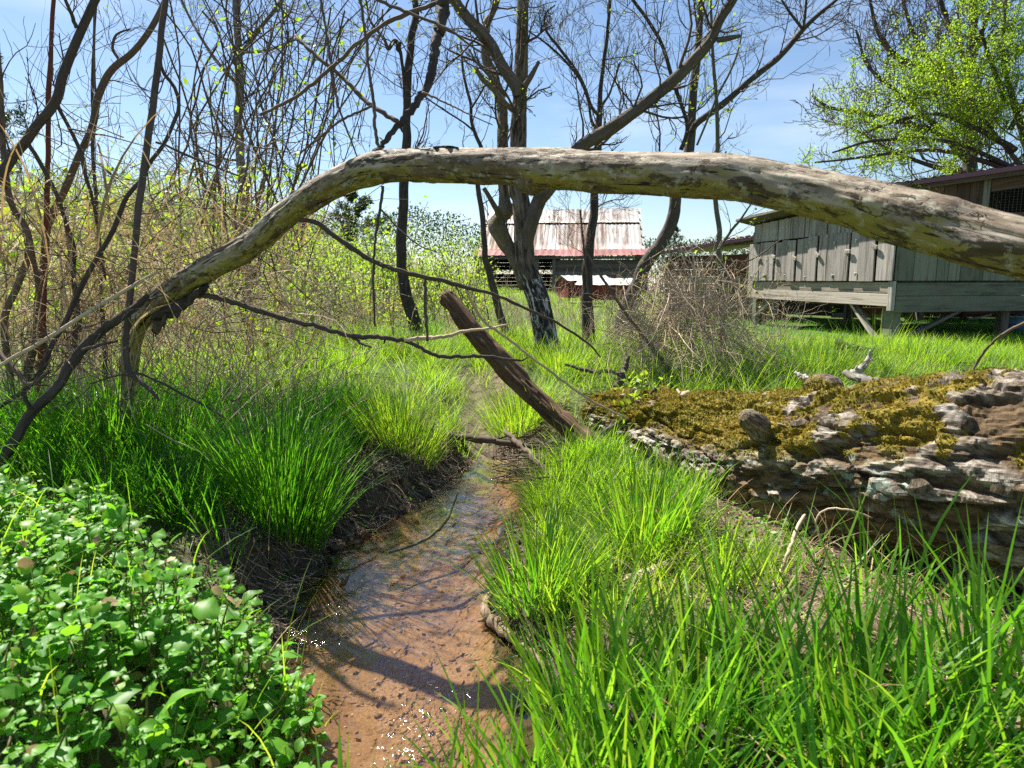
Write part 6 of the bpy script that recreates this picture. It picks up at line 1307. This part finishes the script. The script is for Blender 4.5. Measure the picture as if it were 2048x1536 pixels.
for b, tp in zip(bases, tops):
    m = rc.integers(7, 12); f = np.sort(rc.uniform(.25, 1.0, m)); a = rc.uniform(0, 6.28) + np.arange(m) * 2.4 + rc.normal(0, .4, m)
    for fi, ai in zip(f, a):
        p = b + (tp - b) * fi; big = rc.random()
        s = rc.uniform(.012, .026) if big < .55 else rc.uniform(.026, .046) if big < .97 else rc.uniform(.05, .08)
        if fi > .93: s *= .6
        el = rc.uniform(-.25, .75) if fi < .9 else rc.uniform(.3, 1.1); fw = np.array([math.cos(ai) * math.cos(el), math.sin(ai) * math.cos(el), math.sin(el)]); st = rc.uniform(.3, 1.0) * s
        lp.append(p + fw * st * [1, 1, .6]); ls.append(s); lR.append((fw, rc.normal(0, .28, 3) + [0, 0, 1])); lr_.append(np.clip(.25 + .35 * rc.random() + .45 * (fi > .9) * rc.random(), 0, 1))
lp = np.array(lp); ls = np.array(ls); lr_ = np.array(lr_); lR = frames(np.array([a for a, b in lR]), np.array([b for a, b in lR]))
u_, v_, dz = to_px(lp); k = inpoly(u_, v_) & (dz > .7); lp, ls, lr_, lR = lp[k], ls[k], lr_[k], lR[k]; dz = dz[k]; u_ = u_[k]; v_ = v_[k]
vis = (ls / dz) * (u_ > -20) * (v_ < 1560) * (.4 + lp[:, 2]); order = np.argsort(-vis); single = order[:290]; rest = order[290:]
tmpl = [leaf_template(s_, w_, 6, f_, c_, v_) for s_, w_, f_, c_, v_ in ((1, .40, .22, .25, .06), (2, .48, .10, .35, .10), (3, .34, .30, .5, .05))]
shared = []
for r_ in (.2, .4, .6, .85):
    for tv, tf in tmpl:
        mb = MB(); mb.add(tv, None, tf, r_, tv); shared.append((r_, mb.mesh('leaf', M['cress'])))
from mathutils import Matrix
cb = np.array(cress.location)
for i in single:
    c_ = [m for r_, m in shared if abs(r_ - lr_[i]) < .2] or [shared[3][1]]
    o = bpy.data.objects.new('leaf', c_[rc.integers(0, len(c_))]); COL.objects.link(o); o.parent = cress
    o.matrix_local = Matrix.Translation(Vector(lp[i] - cb)) @ Matrix(lR[i].tolist()).to_4x4() @ Matrix.Scale(float(ls[i]), 4)
mb = MB(); g_ = rc.integers(0, 3, len(rest))
for kk in range(3):
    ii = rest[g_ == kk]; stamp(mb, *tmpl[kk], lR[ii], ls[ii], lp[ii], lr_[ii])
mb.obj('small_leaves', M['cress'], cress, kind='stuff')
# broad leaves of single plants
def broad(label, loc, n, size, seed, mat='cress', name='broad_leaf_plant', el=(.2, .9)):
    r = np.random.default_rng(seed); t = thing(name, label, 'plant', loc)
    for i in range(n):
        a = i * 2.4 + r.normal(0, .3); e = r.uniform(*el); fw = np.array([math.cos(a) * math.cos(e), math.sin(a) * math.cos(e), math.sin(e)]); tv, tf = leaf_template(seed + i, .34, 7, .25, .35, .03)
        mb = MB(); stamp(mb, tv, tf, frames(fw[None], np.array([[0, 0, 1.0]])), [size * r.uniform(.6, 1.1)], (np.asarray(loc) + fw * .02)[None], r.random()); mb.obj('leaf', M[mat], t)
    return t
for lab, px, py, z, n, s_, sd_, mt_ in (('broad leaved dock plant at the near left corner among the herbs', 330, 1540, .40, 5, .115, 1, 'cress'), ('broad leaved dock on the lawn below the hutch', 1690, 705, .40, 7, .26, 2, 'grass'), ('second dock with bluish leaves on the lawn right of the first', 1725, 700, .40, 6, .22, 3, 'cress'),
                               ('single broad green leaf showing above the right end of the log', 1985, 775, .62, 3, .16, 4, 'grass'), ('small round leaved weed under the log in the right foreground', 1940, 1330, .22, 8, .045, 5, 'cress'), ('pale sprig with pointed leaves in the right foreground', 1760, 1400, .28, 8, .07, 6, 'spring'),
                               ('leafy weed at the left edge below the vines', 40, 730, .40, 9, .12, 7, 'cress'), ('second leafy weed left of the sloping dead branch', 130, 720, .40, 8, .11, 8, 'cress'), ('small sprig at the stream edge in the middle of the left bank', 890, 1000, .06, 9, .05, 9, 'spring')):
    q = PZ(px, py, z); broad(lab, [q[0], q[1], z - .06 if z > .5 else max(gz(q[0], q[1]), z - .1)], n, s_, sd_, mt_)
# low weeds and litter
def weeds(name, label, x0, x1, y0, y1, n, size, mat, seed, mask, hz=(.0, .06)):
    r = np.random.default_rng(seed); x = r.uniform(x0, x1, n); y = r.uniform(y0, y1, n); k = r.random(n) < mask(x, y); x, y = x[k], y[k]; n = len(x); p = np.stack([x, y, hgt(x, y) + r.uniform(*hz, n)], -1)
    mb = MB(); stamp(mb, *LEAF4, frames(r.normal(0, 1, (n, 3)) * [1, 1, .4], r.normal(0, .4, (n, 3)) + [0, 0, 1]), r.uniform(*size, n), p, r.random(n)); o = mb.obj(name, M[mat], kind='stuff'); tag(o, label, 'ground cover')
weeds('low_weeds', 'tiny round leaved weeds between the grass of both banks', -2.2, 2.0, 1.0, 5.5, 9000, (.008, .022), 'cress', 401, lambda x, y: (chan(x, y)[0] > .12) * offlog(x, y, .3) * smooth(.45, .6, fbm(xy3(x, y, 3.1), 3, 55)))
weeds('sunny_weeds', 'small yellow green weeds on the right bank and round the muddy run', -1.5, 1.4, 1.6, 6.5, 9000, (.008, .02), 'spring', 402, lambda x, y: (chan(x, y)[0] > .0) * offlog(x, y, .28) * smooth(.47, .6, fbm(xy3(x, y, 3.4), 3, 56)))
weeds('leaf_litter', 'dry brown leaf crumbs on the banks and under the log', -2.0, 2.6, .8, 6.0, 26000, (.008, .030), 'litter', 403, lambda x, y: (chan(x, y)[0] > .0) * (.25 + .75 * smooth(.6, .3, logdist(x, y))), (.0, .012))
r = np.random.default_rng(71); n_ = 2600; x = r.uniform(-1.9, 2.4, n_); y = r.uniform(.9, 5.2, n_); d, sd = chan(x, y); k = (d > .02); x, y = x[k], y[k]; n_ = len(x); a = r.uniform(0, 6.28, n_); L_ = r.uniform(.03, .16, n_)
e = np.stack([x + np.cos(a) * L_, y + np.sin(a) * L_], -1); s = np.stack([x, y, hgt(x, y) + .006], -1); e = np.column_stack([e, hgt(e[:, 0], e[:, 1]) + r.uniform(.0, .02, n_)])
o, _ = canes('twig_litter', 'cane', None, s, e, L_ * .05, r.uniform(.0007, .0024, n_), r, 5, 3, .002); tag(o, 'broken twigs and straw strewn on the banks', 'debris')
# debris dam at the stream head and root fibres hanging from the left bank
n_ = 420; s = np.array([PZ(a, b, .06 + r.uniform(0, .10)) for a, b in zip(r.uniform(980, 1240, n_), r.uniform(872, 960, n_))]); a = r.normal(.2, .9, n_); L_ = r.uniform(.06, .32, n_); e = s + np.stack([np.cos(a) * L_, np.sin(a) * L_, r.normal(0, .03, n_)], -1)
dm = thing('debris_heap', 'small heap of wet twigs and bark caught under the foot of the snag', 'debris', [*s.mean(0)[:2], .05]); canes('twigs', 'vine', dm, s, e, L_ * .08, r.uniform(.0015, .006, n_), r, 6, 4, .004)
n_ = 900; y = r.uniform(1.9, 3.7, n_); cx_ = np.interp(y, CYA, CXA); cw_ = np.interp(y, CYA, CWA); x = cx_ - cw_ - r.uniform(.02, .30, n_); s = np.stack([x, y, hgt(x, y) + .004], -1); e = s + np.stack([r.uniform(.01, .10, n_), r.normal(0, .04, n_), r.uniform(-.12, .01, n_)], -1); e[:, 2] = np.maximum(e[:, 2], hgt(e[:, 0], e[:, 1]) + .002)
o, _ = canes('bank_roots', 'vine', None, s, e, .01 + 0 * y, r.uniform(.0006, .002, n_), r, 5, 3, .004); tag(o, 'fine roots and stems hanging from the dark cut bank', 'roots')
# pebbles and grit on the stream bed
n_ = 1500; y = r.uniform(.8, YEND, n_); cx_ = np.interp(y, CYA, CXA); cw_ = np.interp(y, CYA, CWA); x = cx_ + cw_ * r.uniform(-1, 1, n_); rad = r.uniform(.003, .009, n_) * (1 + 1.2 * (r.random(n_) < .06))
ic = np.array([[0, 0, 1], [.9, 0, .4], [.28, .85, .4], [-.72, .53, .4], [-.72, -.53, .4], [.28, -.85, .4], [.7, .5, -.4], [-.28, .85, -.4], [-.9, 0, -.4], [-.28, -.85, -.4], [.72, -.53, -.4], [0, 0, -1]])
it = np.array([[0,1,2],[0,2,3],[0,3,4],[0,4,5],[0,5,1],[1,6,2],[2,7,3],[3,8,4],[4,9,5],[5,10,1],[6,7,2],[7,8,3],[8,9,4],[9,10,5],[10,6,1],[11,7,6],[11,8,7],[11,9,8],[11,10,9],[11,6,10]])
mb = MB(); stamp(mb, ic * [1, .8, .45], it, frames(r.normal(0, 1, (n_, 3)) * [1, 1, .1], r.normal(0, .2, (n_, 3)) + [0, 0, 1]), rad * .8, np.stack([x, y, hgt(x, y)], -1), r.random(n_))
def peb():
    n = NT('pebbles'); return n.finish(n.princ(n.ramp(n.attr('rnd'), [(0, (.07, .05, .035)), (.4, (.2, .13, .08)), (.8, (.36, .27, .19)), (1, (.55, .5, .44))]), .6, .3))
M['pebble'] = peb(); o = mb.obj('stream_pebbles', M['pebble'], kind='stuff'); tag(o, 'small pebbles and grit on the sandy stream bed', 'pebbles')
# seedlings on the hutch roof
r = np.random.default_rng(3); n_ = 260; a_, b_ = r.uniform(-.1, HD, n_), r.uniform(-.5, .5, n_); p = np.array([rc0 + ru * (k * (hl + .15)) + hs * q_ + rnn * .03 for q_, k in zip(a_ * .4, b_)])
mb = MB(); blades(mb, p, r.uniform(0, 6.28, n_), r.uniform(.03, .14, n_), r.uniform(.008, .02, n_), r.uniform(0, .6, n_), r.uniform(.3, 1.4, n_), 3, r); mb.obj('roof_moss', M['moss'], hutch, kind='stuff')

# dead blades mixed into the grass, clods and pale fibres on the cut bank
def dead(name, label, x0, x1, y0, y1, n, Lr, seed, mask):
    r = np.random.default_rng(seed); x = r.uniform(x0, x1, n); y = r.uniform(y0, y1, n); k = r.random(n) < mask(x, y); x, y = x[k], y[k]; n = len(x); mb = MB(); t0 = np.abs(r.normal(.4, .4, n))
    blades(mb, np.stack([x, y, hgt(x, y)], -1), r.uniform(0, 6.28, n), r.uniform(*Lr, n), r.uniform(.0018, .0055, n), t0, t0 + r.uniform(.2, 1.9, n), 5, r, twist=1.0); tag(mb.obj(name, M['straw'], kind='stuff'), label, 'dead grass')
dead('dead_grass', 'dry tan blades bent among the green grass of both banks', -2.6, 2.0, .8, 4.6, 4600, (.08, .32), 601, lambda x, y: (chan(x, y)[0] > .10) * offlog(x, y, .3) * (.3 + .7 * smooth(.45, .6, fbm(xy3(x, y, 2), 2, 61))))
dead('meadow_straw', 'dry straw and stalks scattered through the meadow behind the stream head', -4.5, 3.5, 4.4, 9.5, 3800, (.15, .5), 602, lambda x, y: (chan(x, y)[0] > .1) * (.2 + .8 * smooth(.45, .6, fbm(xy3(x, y, .9), 3, 62))))
r = np.random.default_rng(611); n_ = 1500; y = r.uniform(1.2, 4.0, n_); c_, w_ = np.interp(y, CYA, CXA), np.interp(y, CYA, CWA); sd_ = np.where(r.random(n_) < .72, -1, 1); x = c_ + sd_ * (w_ + r.uniform(.0, .38, n_)); rad = r.uniform(.004, .016, n_) * (1 + 1.3 * (r.random(n_) < .08))
mb = MB(); jit = ic * (1 + .35 * np.random.default_rng(4).normal(0, 1, (12, 1))); stamp(mb, jit * [1, .85, .7], it, frames(r.normal(0, 1, (n_, 3)), r.normal(0, .6, (n_, 3)) + [0, 0, 1]), rad, np.stack([x, y, hgt(x, y) + rad * .2], -1), r.random(n_) * .6)
M['clod'] = leaf_mat('mud_clod', [(.035, .025, .017), (.08, .056, .037), (.14, .10, .068)], [(0.02, 0.015, 0.01)] * 2, 0.02, .8, .25); tag(mb.obj('mud_clods', M['clod'], kind='stuff', smooth_=False), 'crumbled clods of dark mud on the cut banks of the stream', 'mud')
n_ = 1300; y = r.uniform(1.6, 4.1, n_); c_, w_ = np.interp(y, CYA, CXA), np.interp(y, CYA, CWA); sd_ = np.where(r.random(n_) < .75, -1, 1); x = c_ + sd_ * (w_ + r.uniform(.0, .42, n_)); a = r.uniform(0, 6.28, n_); L_ = r.uniform(.02, .13, n_)
s_ = np.stack([x, y, hgt(x, y) + .008], -1); e_ = np.stack([x + L_ * np.cos(a), y + L_ * np.sin(a), 0 * x], -1); e_[:, 2] = hgt(e_[:, 0], e_[:, 1]) + r.uniform(.0, .03, n_)
o, _ = canes('bank_straw', 'cane', None, s_, e_, L_ * .15, r.uniform(.0006, .0022, n_), r, 5, 3, .003); tag(o, 'pale bits of straw and twig caught on the dark cut bank', 'debris')
weeds('bank_weeds', 'little green sprigs rooted in the dark cut bank', -1.6, .4, 1.7, 4.2, 5200, (.010, .024), 'cress', 405, lambda x, y: (chan(x, y)[1] < 0) * (chan(x, y)[0] > .06) * (chan(x, y)[0] < .5) * smooth(.5, .62, fbm(xy3(x, y, 4.2), 3, 58)), (.0, .04))
fallen('mossy_twig', 'yellow green mossy twig lying half in the stream', [(778, 1104, 5), (815, 1094, 6), (855, 1076, 6), (885, 1052, 6), (902, 1022, 5), (915, 985, 4)], 2.62, 2.95, 'bark_young', cat='twig', seed=41)
fallen('fallen_stick', 'thin straight twig lying in the water near the left edge of the stream', [(688, 1172, 5), (693, 1158, 6), (698, 1146, 5)], 2.42, 2.46, 'twig', seed=42, group=gd)

weeds('log_side_weeds', 'sparse small leaved weeds on the bare soil in front of the log', .6, 2.0, 1.2, 3.0, 5200, (.010, .030), 'cress', 406, lambda x, y: (logdist(x, y) > .30) * (logdist(x, y) < 1.1) * smooth(.50, .60, fbm(xy3(x, y, 4.0), 3, 59)), (.0, .05))
n_ = 1400; r = np.random.default_rng(620); x = r.uniform(.5, 2.2, n_); y = r.uniform(1.2, 3.3, n_); k = (logdist(x, y) > .12) & (logdist(x, y) < .85); x, y = x[k], y[k]; n_ = len(x); a = r.uniform(0, 6.28, n_); L_ = r.uniform(.03, .16, n_)
s_ = np.stack([x, y, hgt(x, y) + .008], -1); e_ = np.stack([x + L_ * np.cos(a), y + L_ * np.sin(a), 0 * x], -1); e_[:, 2] = hgt(e_[:, 0], e_[:, 1]) + r.uniform(.0, .04, n_)
o, _ = canes('log_side_straw', 'cane', None, s_, e_, L_ * .15, r.uniform(.0007, .0026, n_), r, 5, 3, .003); tag(o, 'pale straw and twig bits littering the soil under the log', 'debris')

shrub('leafy_tree', 'feathery young tree in fresh leaf behind the low end of the hutch roof', base_at(1790, 14.5), 3.7, 1.5, 9, 6500, (.02, .05), 'tree_leaf', 'twig', 61, None, .003, 2)['category'] = 'tree'
shrub('leafy_tree', 'second feathery young tree in fresh leaf behind the plum roof of the coop', base_at(1960, 15.5), 4.6, 1.6, 9, 7000, (.02, .05), 'tree_leaf', 'twig', 62, None, .003, 2)['category'] = 'tree'

# sodden leaves and bits lying on the stream bed, a few dead leaves among the herbs
n_ = 240; r = np.random.default_rng(640); y = r.uniform(1.0, YEND, n_); x = np.interp(y, CYA, CXA) + np.interp(y, CYA, CWA) * r.uniform(-1, 1, n_) * .95
mb = MB(); stamp(mb, *LEAF4, frames(r.normal(0, 1, (n_, 3)) * [1, 1, .05], r.normal(0, .15, (n_, 3)) + [0, 0, 1]), r.uniform(.008, .032, n_), np.stack([x, y, np.maximum(hgt(x, y), -.03) + .004], -1), r.random(n_) * .8); tag(mb.obj('sunken_leaves', M['litter'], kind='stuff'), 'dark sodden leaf scraps lying on the stream bed', 'leaf litter')
n_ = 170; ii = r.integers(0, len(lp), n_); mb = MB()
stamp(mb, *tmpl[0], frames(r.normal(0, 1, (n_, 3)) - [0, 0, .4], r.normal(0, .6, (n_, 3)) + [0, 0, 1]), r.uniform(.012, .035, n_), lp[ii] + r.normal(0, .015, (n_, 3)), r.random(n_)); mb.obj('withered_leaves', M['straw'], cress, kind='stuff')
n_ = 150; ii = r.integers(0, len(bases), n_); mb = MB(); blades(mb, bases[ii] + r.normal(0, .02, (n_, 3)) * [1, 1, 0], r.uniform(0, 6.28, n_), r.uniform(.18, .42, n_), r.uniform(.003, .006, n_), r.uniform(.0, .5, n_), r.uniform(.4, 1.5, n_), 6, r); tag(mb.obj('stray_grass', M['lawn'], kind='stuff'), 'thin grass blades growing up through the round leaved herbs', 'grass')
